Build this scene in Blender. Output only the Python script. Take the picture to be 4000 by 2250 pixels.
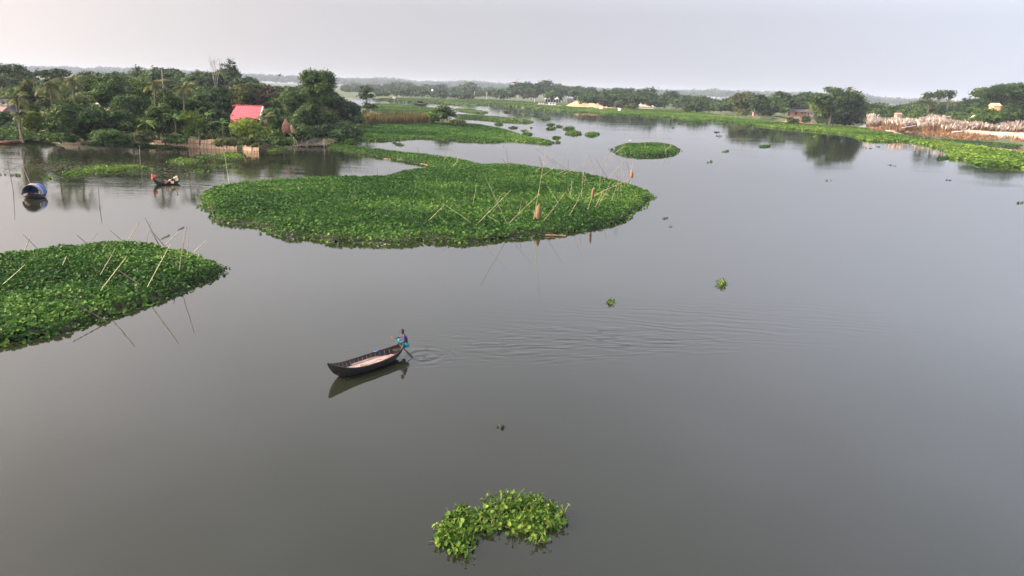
import bpy, bmesh, math, random
import numpy as np
from math import radians, sin, cos, pi
for o in list(bpy.data.objects): bpy.data.objects.remove(o)
S = bpy.context.scene
COL = S.collection
# ---------------------------------------------------------------- camera
RHO = .035; F = 3000.; H = 13.
TH = math.atan(775 * cos(RHO) / F)
FW = np.array([0, cos(TH), -sin(TH)]); U0 = np.array([0, sin(TH), cos(TH)]); R0 = np.array([1., 0, 0])
RV = R0 * cos(RHO) + U0 * sin(RHO); UV = -R0 * sin(RHO) + U0 * cos(RHO)
CAM = np.array([0, 0, H])
cd = bpy.data.cameras.new('camera'); cam = bpy.data.objects.new('camera', cd); COL.objects.link(cam)
cd.sensor_width = 36; cd.lens = 27; cd.clip_end = 20000; cd.clip_start = .1
from mathutils import Matrix, Vector
cam.matrix_world = Matrix(((RV[0], UV[0], -FW[0], 0), (RV[1], UV[1], -FW[1], 0), (RV[2], UV[2], -FW[2], H), (0, 0, 0, 1)))
S.camera = cam
# ---------------------------------------------------------------- sky, sun, exposure
SUN_EL = radians(18); SUN_AZ = radians(-97)      # azimuth from +Y, to the left and a little behind the camera
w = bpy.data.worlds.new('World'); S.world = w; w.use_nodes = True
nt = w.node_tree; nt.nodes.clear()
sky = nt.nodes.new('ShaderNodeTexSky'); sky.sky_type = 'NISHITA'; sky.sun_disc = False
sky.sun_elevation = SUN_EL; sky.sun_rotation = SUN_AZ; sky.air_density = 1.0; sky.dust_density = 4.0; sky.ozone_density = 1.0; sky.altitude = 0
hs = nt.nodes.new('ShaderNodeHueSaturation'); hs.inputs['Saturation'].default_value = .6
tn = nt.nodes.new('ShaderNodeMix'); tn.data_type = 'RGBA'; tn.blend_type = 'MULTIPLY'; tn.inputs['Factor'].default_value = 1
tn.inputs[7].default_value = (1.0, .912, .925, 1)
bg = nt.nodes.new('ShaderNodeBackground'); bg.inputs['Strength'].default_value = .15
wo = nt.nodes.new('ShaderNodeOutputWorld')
# lookup flattened: the whole dome stays near low-sky brightness, lifting water and foliage light
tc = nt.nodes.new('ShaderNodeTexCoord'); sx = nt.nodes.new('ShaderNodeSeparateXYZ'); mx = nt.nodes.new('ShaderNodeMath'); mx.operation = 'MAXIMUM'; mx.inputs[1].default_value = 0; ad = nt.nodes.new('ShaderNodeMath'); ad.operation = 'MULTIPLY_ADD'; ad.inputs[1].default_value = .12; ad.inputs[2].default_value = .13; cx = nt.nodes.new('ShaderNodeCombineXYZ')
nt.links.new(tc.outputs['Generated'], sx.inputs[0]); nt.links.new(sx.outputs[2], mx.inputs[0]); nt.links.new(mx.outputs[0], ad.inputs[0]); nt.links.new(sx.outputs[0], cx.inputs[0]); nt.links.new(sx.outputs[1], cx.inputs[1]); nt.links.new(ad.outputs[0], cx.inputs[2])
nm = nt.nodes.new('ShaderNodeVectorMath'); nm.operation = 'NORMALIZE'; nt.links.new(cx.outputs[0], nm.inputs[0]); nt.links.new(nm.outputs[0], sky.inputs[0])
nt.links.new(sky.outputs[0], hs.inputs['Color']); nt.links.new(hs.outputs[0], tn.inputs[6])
# haze near the sun side is warm and pinkish, the far side cooler; very soft cloud bands high up; gain raised higher up, added to brighten water and foliage
def wm(op, a, b=None, c=None, cl=False):
    n = nt.nodes.new('ShaderNodeMath'); n.operation = op; n.use_clamp = cl
    for i, v in enumerate((a, b, c)):
        if v is None: continue
        if isinstance(v, (int, float)): n.inputs[i].default_value = v
        else: nt.links.new(v, n.inputs[i])
    return n.outputs[0]
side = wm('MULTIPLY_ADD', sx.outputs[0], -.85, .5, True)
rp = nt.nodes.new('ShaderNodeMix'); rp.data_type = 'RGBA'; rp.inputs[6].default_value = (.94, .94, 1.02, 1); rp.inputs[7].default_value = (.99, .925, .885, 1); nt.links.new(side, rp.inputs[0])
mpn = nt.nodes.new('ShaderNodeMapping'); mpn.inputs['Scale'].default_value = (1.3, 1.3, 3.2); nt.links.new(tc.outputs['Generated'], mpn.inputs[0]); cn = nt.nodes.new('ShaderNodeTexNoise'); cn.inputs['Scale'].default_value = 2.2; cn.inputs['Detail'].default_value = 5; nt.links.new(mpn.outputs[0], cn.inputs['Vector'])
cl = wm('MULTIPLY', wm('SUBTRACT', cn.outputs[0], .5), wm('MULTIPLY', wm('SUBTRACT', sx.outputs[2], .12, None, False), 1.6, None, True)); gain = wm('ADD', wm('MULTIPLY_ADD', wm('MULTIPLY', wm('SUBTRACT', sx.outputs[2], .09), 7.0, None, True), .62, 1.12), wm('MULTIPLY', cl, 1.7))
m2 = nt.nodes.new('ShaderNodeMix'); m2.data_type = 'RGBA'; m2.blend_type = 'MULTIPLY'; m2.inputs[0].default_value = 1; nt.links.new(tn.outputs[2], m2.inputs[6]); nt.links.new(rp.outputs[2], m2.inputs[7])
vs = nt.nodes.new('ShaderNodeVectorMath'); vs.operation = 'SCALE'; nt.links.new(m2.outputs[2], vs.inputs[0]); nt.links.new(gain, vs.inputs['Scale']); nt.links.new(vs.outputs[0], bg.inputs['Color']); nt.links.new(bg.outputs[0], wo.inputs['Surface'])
sd = bpy.data.lights.new('sun', 'SUN'); sd.energy = 1.5; sd.angle = radians(10); sd.color = (1, .90, .78)
so = bpy.data.objects.new('sun', sd); COL.objects.link(so)
sdir = Vector((sin(SUN_AZ) * cos(SUN_EL), cos(SUN_AZ) * cos(SUN_EL), sin(SUN_EL)))
so.rotation_euler = sdir.to_track_quat('Z', 'Y').to_euler(); so.location = (-60, -40, 80)
S.view_settings.view_transform = 'Standard'; S.view_settings.look = 'None'
S.view_settings.gamma = 1; S.view_settings.use_curve_mapping = False; S.view_settings.exposure = 0.9
S.cycles.max_bounces = 6; S.cycles.diffuse_bounces = 2; S.cycles.glossy_bounces = 3; S.cycles.transmission_bounces = 2; S.cycles.volume_bounces = 2
S.cycles.use_denoising = True
# ---------------------------------------------------------------- helpers
rg = np.random.default_rng(7)
def ray(px, py): return (px - 2000) / F * RV + (1125 - py) / F * UV + FW
def P(px, py, z=0):
    d = ray(px, py); return CAM + d * (z - H) / d[2]
def Q(px, py, y):
    d = ray(px, py); return CAM + d * y / d[1]
def tag(o, label=None, cat=None, group=None, kind=None):
    if label: o['label'] = label
    if cat: o['category'] = cat
    if group: o['group'] = group
    if kind: o['kind'] = kind
    return o
def thing(name, loc, label, cat, group=None, rz=0):
    o = bpy.data.objects.new(name, None); COL.objects.link(o); o.location = [float(v) for v in loc]
    o.rotation_euler = (0, 0, rz); o.empty_display_size = .3
    return tag(o, label, cat, group)
def mk(name, V, Fs, mat, parent=None, tint=None, loc=None, smooth=False):
    V = np.asarray(V, dtype=np.float32).reshape(-1, 3)
    if isinstance(Fs, np.ndarray): Fs = [Fs]
    Fs = [np.asarray(f) for f in Fs if len(f)]
    me = bpy.data.meshes.new(name)
    me.vertices.add(len(V)); me.vertices.foreach_set('co', V.ravel())
    idx = np.concatenate([f.ravel() for f in Fs]).astype(np.int32)
    st = []; p = 0
    for f in Fs:
        st.append(p + np.arange(len(f)) * f.shape[1]); p += f.size
    st = np.concatenate(st).astype(np.int32)
    me.loops.add(len(idx)); me.loops.foreach_set('vertex_index', idx)
    me.polygons.add(len(st)); me.polygons.foreach_set('loop_start', st)
    me.update(calc_edges=True)
    if tint is not None:
        a = me.attributes.new('tint', 'FLOAT', 'FACE'); a.data.foreach_set('value', np.asarray(tint, dtype=np.float32))
    if smooth: me.polygons.foreach_set('use_smooth', np.ones(len(st), dtype=bool))
    me.materials.append(mat)
    o = bpy.data.objects.new(name, me); COL.objects.link(o)
    if parent is not None: o.parent = parent
    if loc is not None: o.location = [float(v) for v in loc]
    return o
class MB:
    def __init__(s): s.v = []; s.f = []
    def add(s, V, Fc):
        b = len(s.v); s.v += [tuple(float(c) for c in q) for q in V]; s.f += [tuple(int(i) + b for i in f) for f in Fc]; return s
    def box(s, c, d, rz=0, tilt=None):
        x, y, z = [k / 2 for k in d]
        V = np.array([(i, j, k) for i in (-x, x) for j in (-y, y) for k in (-z, z)])
        if tilt: 
            ca, sa = cos(tilt), sin(tilt); V = np.stack([V[:, 0] * ca + V[:, 2] * sa, V[:, 1], -V[:, 0] * sa + V[:, 2] * ca], 1)
        ca, sa = cos(rz), sin(rz); V = np.stack([V[:, 0] * ca - V[:, 1] * sa, V[:, 0] * sa + V[:, 1] * ca, V[:, 2]], 1) + np.array(c)
        return s.add(V, [(0, 1, 3, 2), (4, 6, 7, 5), (0, 4, 5, 1), (2, 3, 7, 6), (0, 2, 6, 4), (1, 5, 7, 3)])
    def tube(s, pts, rad, n=6, cap=True):
        V, Fq, caps = tube(pts, rad, n); s.add(V, [tuple(f) for f in Fq] + ([tuple(c) for c in caps] if cap else [])); return s
    def ell(s, c, r, n=10, m=7, nz=0, seed=0):
        V = []; rr = np.random.default_rng(seed)
        for i in range(m + 1):
            a = pi * i / m
            for j in range(n):
                b = 2 * pi * j / n; k = 1 + nz * rr.uniform(-1, 1)
                V.append((c[0] + r[0] * sin(a) * cos(b) * k, c[1] + r[1] * sin(a) * sin(b) * k, c[2] + r[2] * cos(a) * k))
        Fc = [(i * n + j, i * n + (j + 1) % n, (i + 1) * n + (j + 1) % n, (i + 1) * n + j) for i in range(m) for j in range(n)]
        return s.add(V, Fc)
    def build(s, name, mat, parent=None, loc=None, smooth=False, bevel=0):
        me = bpy.data.meshes.new(name); me.from_pydata(s.v, [], s.f); me.update(); me.materials.append(mat)
        if smooth: me.polygons.foreach_set('use_smooth', [True] * len(me.polygons))
        if bevel:
            bm = bmesh.new(); bm.from_mesh(me); bmesh.ops.bevel(bm, geom=bm.edges[:], offset=bevel, segments=1, affect='EDGES'); bm.to_mesh(me); bm.free()
        o = bpy.data.objects.new(name, me); COL.objects.link(o)
        if parent is not None: o.parent = parent
        if loc is not None: o.location = [float(v) for v in loc]
        return o
def tube(pts, rad, n=6):
    pts = np.asarray(pts, float); m = len(pts); rad = np.broadcast_to(np.asarray(rad, float), (m,))
    V = []
    t = np.gradient(pts, axis=0) if m > 2 else np.repeat((pts[1] - pts[0])[None], m, 0)
    ref = np.array([0, 0, 1.]) if abs(t[0][2]) < .8 * np.linalg.norm(t[0]) else np.array([1., 0, 0])
    for i in range(m):
        d = t[i] / (np.linalg.norm(t[i]) + 1e-9); a = np.cross(d, ref); a /= np.linalg.norm(a) + 1e-9; b = np.cross(d, a)
        for j in range(n):
            q = 2 * pi * j / n; V.append(pts[i] + rad[i] * (a * cos(q) + b * sin(q)))
    Fq = [(i * n + j, i * n + (j + 1) % n, (i + 1) * n + (j + 1) % n, (i + 1) * n + j) for i in range(m - 1) for j in range(n)]
    return np.array(V), np.array(Fq), [tuple(range(n))[::-1], tuple((m - 1) * n + j for j in range(n))]
def inside(pt, poly):
    x, y = pt[:, 0], pt[:, 1]; r = np.zeros(len(pt), bool); n = len(poly)
    for i in range(n):
        x1, y1 = poly[i]; x2, y2 = poly[(i + 1) % n]
        if y1 == y2: continue
        c = ((y1 > y) != (y2 > y)) & (x < (x2 - x1) * (y - y1) / (y2 - y1) + x1); r ^= c
    return r
def edist(pt, poly):
    d = np.full(len(pt), 1e9); n = len(poly)
    for i in range(n):
        a = poly[i]; b = poly[(i + 1) % n] - a; L = b @ b + 1e-9
        t = np.clip(((pt - a) @ b) / L, 0, 1); q = pt - a - t[:, None] * b
        d = np.minimum(d, np.hypot(q[:, 0], q[:, 1]))
    return d
def vn(x, y, s, seed):
    "cheap smooth value noise"
    r = np.random.default_rng(seed); g = r.random((64, 64)); x = x / s; y = y / s
    xi = np.floor(x).astype(int); yi = np.floor(y).astype(int); fx = x - xi; fy = y - yi; fx = fx * fx * (3 - 2 * fx); fy = fy * fy * (3 - 2 * fy)
    G = lambda a, b: g[a % 64, b % 64]
    return (G(xi, yi) * (1 - fx) + G(xi + 1, yi) * fx) * (1 - fy) + (G(xi, yi + 1) * (1 - fx) + G(xi + 1, yi + 1) * fx) * fy
def smooth_poly(poly, seed=0, jit=.0, it=1):
    p = np.asarray(poly, float); r = np.random.default_rng(seed)
    for _ in range(it):
        q = []
        for i in range(len(p)):
            a, b = p[i], p[(i + 1) % len(p)]; q += [a * .75 + b * .25, a * .25 + b * .75]
        p = np.array(q)
    if jit: p = p + r.normal(0, jit, p.shape)
    return p
# ---------------------------------------------------------------- materials
def newmat(name):
    m = bpy.data.materials.new(name); m.use_nodes = True; t = m.node_tree; b = t.nodes['Principled BSDF']; return m, t, b
def simple(name, c, rough=.8, c2=None, scale=8, bump=0, metal=0, detail=4, stretch=None):
    m, t, b = newmat(name); b.inputs['Roughness'].default_value = rough; b.inputs['Metallic'].default_value = metal
    b.inputs['Base Color'].default_value = (*c, 1)
    if c2 or bump:
        tc = t.nodes.new('ShaderNodeTexCoord'); n = t.nodes.new('ShaderNodeTexNoise'); n.inputs['Scale'].default_value = scale; n.inputs['Detail'].default_value = detail
        if stretch:
            mp = t.nodes.new('ShaderNodeMapping'); mp.inputs['Scale'].default_value = stretch; t.links.new(tc.outputs['Object'], mp.inputs[0]); t.links.new(mp.outputs[0], n.inputs['Vector'])
        else: t.links.new(tc.outputs['Object'], n.inputs['Vector'])
        if c2:
            r = t.nodes.new('ShaderNodeValToRGB'); r.color_ramp.elements[0].position = .35; r.color_ramp.elements[1].position = .65
            r.color_ramp.elements[0].color = (*c, 1); r.color_ramp.elements[1].color = (*c2, 1)
            t.links.new(n.outputs[0], r.inputs[0]); t.links.new(r.outputs[0], b.inputs['Base Color'])
        if bump:
            bp = t.nodes.new('ShaderNodeBump'); bp.inputs['Strength'].default_value = 1; bp.inputs['Distance'].default_value = bump
            t.links.new(n.outputs[0], bp.inputs['Height']); t.links.new(bp.outputs[0], b.inputs['Normal'])
    return m
def leafmat(name, dark, mid, light, rough=.5, trans=.25, nscale=.25, spec=.12):
    m, t, b = newmat(name)
    at = t.nodes.new('ShaderNodeAttribute'); at.attribute_name = 'tint'
    r = t.nodes.new('ShaderNodeValToRGB'); e = r.color_ramp.elements; e[0].position = 0; e[0].color = (*dark, 1); e[1].position = 1; e[1].color = (*light, 1)
    x = e.new(.55); x.color = (*mid, 1)
    g = t.nodes.new('ShaderNodeNewGeometry'); n = t.nodes.new('ShaderNodeTexNoise'); n.inputs['Scale'].default_value = nscale; n.inputs['Detail'].default_value = 3
    t.links.new(g.outputs['Position'], n.inputs['Vector'])
    ad = t.nodes.new('ShaderNodeMath'); ad.operation = 'MULTIPLY_ADD'; ad.inputs[1].default_value = .7; ad.inputs[2].default_value = -.35
    t.links.new(n.outputs[0], ad.inputs[0]); a2 = t.nodes.new('ShaderNodeMath'); a2.operation = 'ADD'
    t.links.new(ad.outputs[0], a2.inputs[0]); t.links.new(at.outputs['Fac'], a2.inputs[1]); t.links.new(a2.outputs[0], r.inputs[0])
    t.links.new(r.outputs[0], b.inputs['Base Color']); b.inputs['Roughness'].default_value = rough; b.inputs['Specular IOR Level'].default_value = spec
    tr = t.nodes.new('ShaderNodeBsdfTranslucent'); t.links.new(r.outputs[0], tr.inputs['Color'])
    ms = t.nodes.new('ShaderNodeMixShader'); ms.inputs[0].default_value = trans
    t.links.new(b.outputs[0], ms.inputs[1]); t.links.new(tr.outputs[0], ms.inputs[2]); t.links.new(ms.outputs[0], t.nodes['Material Output'].inputs['Surface'])
    return m
M = dict(
 hya=leafmat('water_hyacinth_leaf', (.013, .046, .008), (.038, .115, .016), (.12, .225, .042), .5, .3, .12, .12),
 hya_y=leafmat('pale_hyacinth_leaf', (.020, .060, .008), (.062, .145, .017), (.18, .27, .045), .5, .3, .3, .12),
 hya_far=leafmat('far_hyacinth_leaf', (.02, .055, .012), (.055, .115, .024), (.12, .19, .045), .6, .2, .03),
 hya_grey=leafmat('withered_hyacinth_leaf', (.03, .04, .02), (.06, .075, .035), (.09, .11, .05), .6, .2, .3),
 deep=leafmat('deep_green_foliage', (.008, .024, .007), (.026, .062, .016), (.085, .140, .034), .55, .15, .3),
 mid=leafmat('mid_green_foliage', (.012, .034, .008), (.042, .092, .018), (.125, .195, .04), .55, .2, .3),
 lime=leafmat('lime_green_foliage', (.05, .09, .012), (.13, .20, .022), (.26, .34, .045), .55, .3, .3),
 olive=leafmat('olive_foliage', (.028, .044, .014), (.07, .095, .026), (.15, .17, .05), .6, .2, .3),
 brown=leafmat('reddish_brown_foliage', (.030, .024, .018), (.066, .048, .034), (.12, .09, .055), .7, .15, .3),
 palm=leafmat('palm_frond_green', (.03, .045, .014), (.085, .11, .03), (.20, .20, .07), .5, .2, .4),
 banana=leafmat('banana_leaf_green', (.03, .075, .018), (.075, .16, .03), (.17, .27, .06), .4, .3, .5),
 reed=leafmat('dry_reed', (.05, .048, .018), (.11, .095, .035), (.22, .16, .07), .8, .2, .2),
 plume=leafmat('white_grass_plume', (.20, .17, .14), (.36, .32, .28), (.62, .57, .52), .9, .3, .3),
 kstem=leafmat('dry_tall_grass_stem', (.09, .055, .03), (.20, .12, .065), (.34, .23, .13), .85, .2, .3),
 grass=leafmat('bank_grass', (.02, .05, .012), (.05, .11, .02), (.11, .19, .035), .6, .2, .3),
 stem=leafmat('hyacinth_stalk', (.05, .11, .015), (.14, .24, .04), (.28, .33, .09), .4, .2, 1.5),
 under=simple('matted_roots_and_shade', (.008, .014, .004), 1.0, (.016, .026, .007), 3),  # lower stems and roots, colour darkened for shade beneath the leaves
 bark=simple('tree_bark', (.07, .055, .04), .9, (.13, .11, .085), 3, .02),
 pale_bark=simple('pale_bark', (.25, .23, .21), .9, (.35, .33, .3), 3),
 bamboo=simple('weathered_bamboo', (.16, .125, .085), .6, (.30, .25, .18), 5, 0, 0, 3, (1, 1, .3)),
 darkbamboo=simple('dark_wet_bamboo', (.045, .035, .025), .6, (.09, .07, .05), 5),
 greenbamboo=simple('green_yellow_bamboo', (.24, .26, .11), .55, (.36, .36, .18), 4),
 wood=simple('tarred_boat_timber', (.012, .008, .007), .6, (.026, .018, .014), 4, .004, 0, 4, (.4, 5, 5)),
 deckw=simple('dusty_deck_board', (.28, .21, .175), .85, (.44, .35, .30), 5, .004, 0, 5, (.5, 4, 4)),
 ribw=simple('grey_boat_rib', (.14, .12, .11), .8, (.22, .19, .17), 9),
 white=simple('worn_white_paint', (.62, .62, .62), .6, (.75, .75, .74), 4),
 rope=simple('brown_rope', (.13, .09, .05), .9, (.2, .14, .08), 30),
 blue=simple('blue_plastic', (.012, .07, .27), .5, (.02, .11, .38), 3, .03),
 greytarp=simple('grey_tarpaulin', (.15, .15, .15), .7, (.27, .27, .265), 4, .03),
 skin=simple('brown_skin', (.035, .018, .012), .5), hair=simple('black_hair', (.006, .005, .005), .5, None, 90, .002),
 purple=simple('purple_shirt_cloth', (.018, .012, .075), .8, (.03, .018, .11), 9, .01),
 teal=simple('turquoise_cloth', (.008, .14, .21), .8, (.02, .24, .31), 7, .01),
 red=simple('red_cloth', (.45, .06, .05), .8, (.55, .13, .09), 9, .01),
 pink=simple('pink_cloth', (.42, .20, .19), .8), maroon=simple('maroon_cloth', (.10, .02, .025), .8, (.16, .04, .04), 9, .01),
 yellow=simple('cream_yellow_cloth', (.72, .55, .28), .8, (.8, .72, .5), 9, .01),
 bstem=simple('banana_stem', (.06, .08, .03), .7, (.10, .11, .05), 5),
 mud=simple('bank_mud', (.035, .027, .02), .85, (.075, .06, .043), .8, .15),
 soil=simple('grassy_bank_soil', (.03, .055, .014), .95, (.065, .075, .03), .35, .1),
 field=simple('far_green_field', (.03, .06, .016), .95, (.05, .08, .026), .02, 0),
 sand=simple('pale_sand', (.33, .26, .195), .95, (.45, .37, .29), .3, .3),
 orangesand=simple('orange_sand', (.38, .215, .12), .95, (.47, .30, .18), .25, .3),
 earth=simple('red_brown_earth', (.17, .09, .055), .95, (.28, .165, .11), .5, .2),
 netorange=simple('faded_orange_net', (.28, .10, .04), .9, (.36, .16, .08), 8, .03),
 woven=simple('woven_bamboo_mat', (.50, .345, .22), .8, (.60, .44, .30), 3, .01),
 netbrown=simple('brown_fishing_net', (.16, .075, .05), .9, (.26, .15, .10), 3, .05),
 nettan=simple('straw_coloured_net', (.15, .09, .05), .9, (.25, .16, .095), 8, .03),
 concrete=simple('pinkish_concrete', (.30, .215, .18), .9, (.38, .29, .25), 1.2),
 brick=simple('weathered_brick', (.22, .13, .10), .9, (.34, .22, .17), 2),
 plaster=simple('cream_plaster', (.68, .58, .46), .9, (.78, .68, .56), 1),
 yplaster=simple('yellow_plaster', (.60, .42, .20), .9, (.68, .50, .27), 1),
 tinroof=simple('grey_tin_roof', (.14, .145, .155), .6, (.21, .21, .22), .6),
 rustroof=simple('rusty_pink_tin_roof', (.15, .08, .07), .6, (.24, .17, .165), .8, 0, 0, 4, (5, .6, 1)),
 green_roof=simple('pale_green_roof', (.26, .36, .24), .7, (.34, .44, .3), 1),
 tealwall=simple('turquoise_sheet_wall', (.20, .50, .42), .7, (.26, .56, .48), 1),
 dark=simple('dark_opening', (.012, .011, .01), .9),
 pole_c=simple('concrete_power_pole', (.45, .44, .43), .8), wire=simple('wire', (.12, .12, .12), .6),
 birdb=simple('dark_feathers', (.02, .018, .016), .8), birdr=simple('rust_brown_feathers', (.28, .075, .04), .8), birdw=simple('white_feathers', (.8, .8, .8), .8),
)
def redroof():
    m, t, b = newmat('red_tile_sheet_roof'); tc = t.nodes.new('ShaderNodeTexCoord'); br = t.nodes.new('ShaderNodeTexBrick')
    br.inputs['Color1'].default_value = (.33, .009, .028, 1); br.inputs['Color2'].default_value = (.40, .02, .045, 1); br.inputs['Mortar'].default_value = (.52, .11, .14, 1)
    br.inputs['Scale'].default_value = 1; br.inputs['Brick Width'].default_value = .62; br.inputs['Row Height'].default_value = .5; br.inputs['Mortar Size'].default_value = .035; br.offset = 0
    t.links.new(tc.outputs['Object'], br.inputs['Vector']); t.links.new(br.outputs[0], b.inputs['Base Color']); b.inputs['Roughness'].default_value = .45; return m
M['redroof'] = redroof()
# ---------------------------------------------------------------- water
def watermat():
    m, t, b = newmat('river_water'); N = t.nodes.new; L = t.links.new
    b.inputs['Base Color'].default_value = (.013, .016, .009, 1); b.inputs['Roughness'].default_value = .03; b.inputs['IOR'].default_value = 1.5
    g = N('ShaderNodeNewGeometry'); sp = N('ShaderNodeSeparateXYZ'); L(g.outputs['Position'], sp.inputs[0])
    def ma(op, a, bb=None, c=None, clamp=False):
        n = N('ShaderNodeMath'); n.operation = op; n.use_clamp = clamp
        for i, v in enumerate((a, bb, c)):
            if v is None: continue
            if isinstance(v, (int, float)): n.inputs[i].default_value = v
            else: L(v, n.inputs[i])
        return n.outputs[0]
    X, Y = sp.outputs[0], sp.outputs[1]
    def noise(scale, sx=1, sy=1, detail=2, dist=0, rot=0):
        mp = N('ShaderNodeMapping'); mp.inputs['Scale'].default_value = (sx, sy, 1); mp.inputs['Rotation'].default_value = (0, 0, rot); L(g.outputs['Position'], mp.inputs[0])
        n = N('ShaderNodeTexNoise'); n.inputs['Scale'].default_value = scale; n.inputs['Detail'].default_value = detail; n.inputs['Distortion'].default_value = dist
        L(mp.outputs[0], n.inputs['Vector']); return n.outputs[0]
    def blob(cx, cy, rx, ry, rot=0, soft=.5):
        dx = ma('SUBTRACT', X, cx); dy = ma('SUBTRACT', Y, cy); c, s_ = cos(rot), sin(rot)
        u = ma('DIVIDE', ma('ADD', ma('MULTIPLY', dx, c), ma('MULTIPLY', dy, s_)), rx)
        v = ma('DIVIDE', ma('ADD', ma('MULTIPLY', dx, -s_), ma('MULTIPLY', dy, c)), ry)
        r = ma('SQRT', ma('ADD', ma('MULTIPLY', u, u), ma('MULTIPLY', v, v)))
        return ma('DIVIDE', ma('SUBTRACT', 1, r), soft, clamp=True)
    # calm water everywhere: very faint
    h = ma('MULTIPLY', noise(2.2, 1, 1, 2), .0022)
    h = ma('ADD', h, ma('MULTIPLY', ma('MULTIPLY', noise(3.4, .7, 1.3, 3), ma('MULTIPLY_ADD', noise(.045, 1, 1.8, 3), 4.0, -1.7, True)), .0055))
    # rippled backwater by the left bank and wind streaks mid river
    left = ma('MULTIPLY', blob(-62, 122, 75, 46, .12, .35), ma('MULTIPLY_ADD', noise(.09, 1, 2.5), 3.2, -.95, True))
    midr = ma('MULTIPLY', blob(-5, 235, 75, 120, .1, .6), ma('MULTIPLY_ADD', noise(.05, 1, 2.2), 4.5, -1.9, True))
    h = ma('ADD', h, ma('MULTIPLY', ma('MULTIPLY', noise(1.5, .55, 1.2, 3, .4), left), .02))
    h = ma('ADD', h, ma('MULTIPLY', ma('MULTIPLY', noise(1.3, .6, 1, 3), midr), .014))
    # rings from the paddle
    px, py = -4.3, 36.1
    dx = ma('SUBTRACT', X, px); dy = ma('SUBTRACT', Y, py); r = ma('SQRT', ma('ADD', ma('MULTIPLY', dx, dx), ma('MULTIPLY', dy, dy)))
    wob = ma('MULTIPLY', noise(1.0, 1, 1, 2), 9.0)
    ring = ma('MULTIPLY', ma('SINE', ma('ADD', ma('MULTIPLY', r, 9), wob)), ma('MULTIPLY', ma('MULTIPLY', ma('DIVIDE', ma('SUBTRACT', 1.9, r), 1.2, clamp=True), ma('MULTIPLY_ADD', noise(1.1), 3.0, -1.1, True)), .028))
    h = ma('ADD', h, ring)
    # wake fanning out behind the boat
    wm = blob(3.2, 39.0, 12.5, 3.8, .24, .8); wm3 = blob(11, 43.5, 16, 6, .2, .8)
    n1 = ma('MULTIPLY', noise(.45, .6, 1.5, 3, .6), 16.0); n2 = ma('MULTIPLY', noise(.3, .7, 1.3, 3, .5, .5), 20.0)
    w1 = ma('SINE', ma('ADD', ma('ADD', ma('MULTIPLY', Y, 11.0), ma('MULTIPLY', X, -2.8)), n1)); w2 = ma('SINE', ma('ADD', ma('ADD', ma('MULTIPLY', Y, 7.0), ma('MULTIPLY', X, .8)), n2))
    pat = ma('MULTIPLY_ADD', noise(.7, .6, 1.3, 3), 3.0, -1.1, True); wn = n2
    h = ma('ADD', h, ma('MULTIPLY', ma('MULTIPLY', ma('ADD', w1, w2), ma('MULTIPLY', wm, pat)), .011))
    h = ma('ADD', h, ma('MULTIPLY', ma('MULTIPLY', w2, ma('MULTIPLY', wm3, pat)), .008))
    # passenger boat wake
    wm2 = blob(-38, 97, 10, 4.5, .2, .8); h = ma('ADD', h, ma('MULTIPLY', ma('MULTIPLY', ma('SINE', ma('ADD', ma('MULTIPLY', Y, 5), wn)), wm2), .012))
    bp = N('ShaderNodeBump'); bp.inputs['Strength'].default_value = 1; bp.inputs['Distance'].default_value = 1; L(h, bp.inputs['Height']); L(bp.outputs[0], b.inputs['Normal'])
    return m
wm_ = MB(); wm_.add([(-7000, -400, 0), (7000, -400, 0), (7000, 6500, 0), (-7000, 6500, 0)], [(0, 1, 2, 3)])
tag(wm_.build('water', watermat()), kind='structure')
# ---------------------------------------------------------------- land
def land(name, poly, h, mat, bank=2.0, seed=1, jit=.6, kind='structure', cell=None, rough=.3, label=None):
    "terrain sheet: rises from under the water at its outline to height h"
    poly = smooth_poly(poly, seed, jit, 2); lo = poly.min(0); hi = poly.max(0)
    cell = cell or max((hi - lo)) / 120
    nx, ny = int((hi[0] - lo[0]) / cell) + 3, int((hi[1] - lo[1]) / cell) + 3
    gx, gy = np.meshgrid(lo[0] - cell + np.arange(nx) * cell, lo[1] - cell + np.arange(ny) * cell, indexing='ij')
    pt = np.stack([gx.ravel(), gy.ravel()], 1); ins = inside(pt, poly); d = edist(pt, poly); d = np.where(ins, d, -d)
    z = np.where(d > -cell * 1.5, np.clip(d / bank, -1, 1), -1); z = np.where(z > 0, z * z * (3 - 2 * z), z) 
    hh = h * (1 + rough * (vn(pt[:, 0], pt[:, 1], cell * 3, seed) - .5) * 2)
    z = np.where(z > 0, z * hh, z * .6) 
    V = np.stack([pt[:, 0], pt[:, 1], z], 1); I = np.arange(nx * ny).reshape(nx, ny)
    Q4 = np.stack([I[:-1, :-1], I[1:, :-1], I[1:, 1:], I[:-1, 1:]], -1).reshape(-1, 4)
    keep = (d[Q4] > -cell * 1.5).any(1); Q4 = Q4[keep]
    u, inv = np.unique(Q4, return_inverse=True)
    o = mk(name, V[u], inv.reshape(-1, 4), mat, smooth=True); tag(o, kind=kind); return poly
def pp(L): return np.array([P(*q)[:2] if len(q) == 2 else P(*q)[:2] for q in L])
LB = np.vstack([pp([(-700, 590), (-300, 556), (0, 551), (170, 550), (210, 560), (340, 562), (420, 561), (600, 560), (860, 572), (1000, 578), (1080, 577), (1150, 574), (1235, 556), (1250, 530), (1320, 505), (1450, 488), (1560, 480), (1700, 480), (1795, 484), (1740, 470), (1640, 462), (1480, 452), (1430, 420)]), np.array([(-75, 420), (-140, 430), (-260, 430), (-260, 170)])])
land('left_bank', LB, 1.1, M['soil'], 1.6, 3, .2, cell=1.5)
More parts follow.
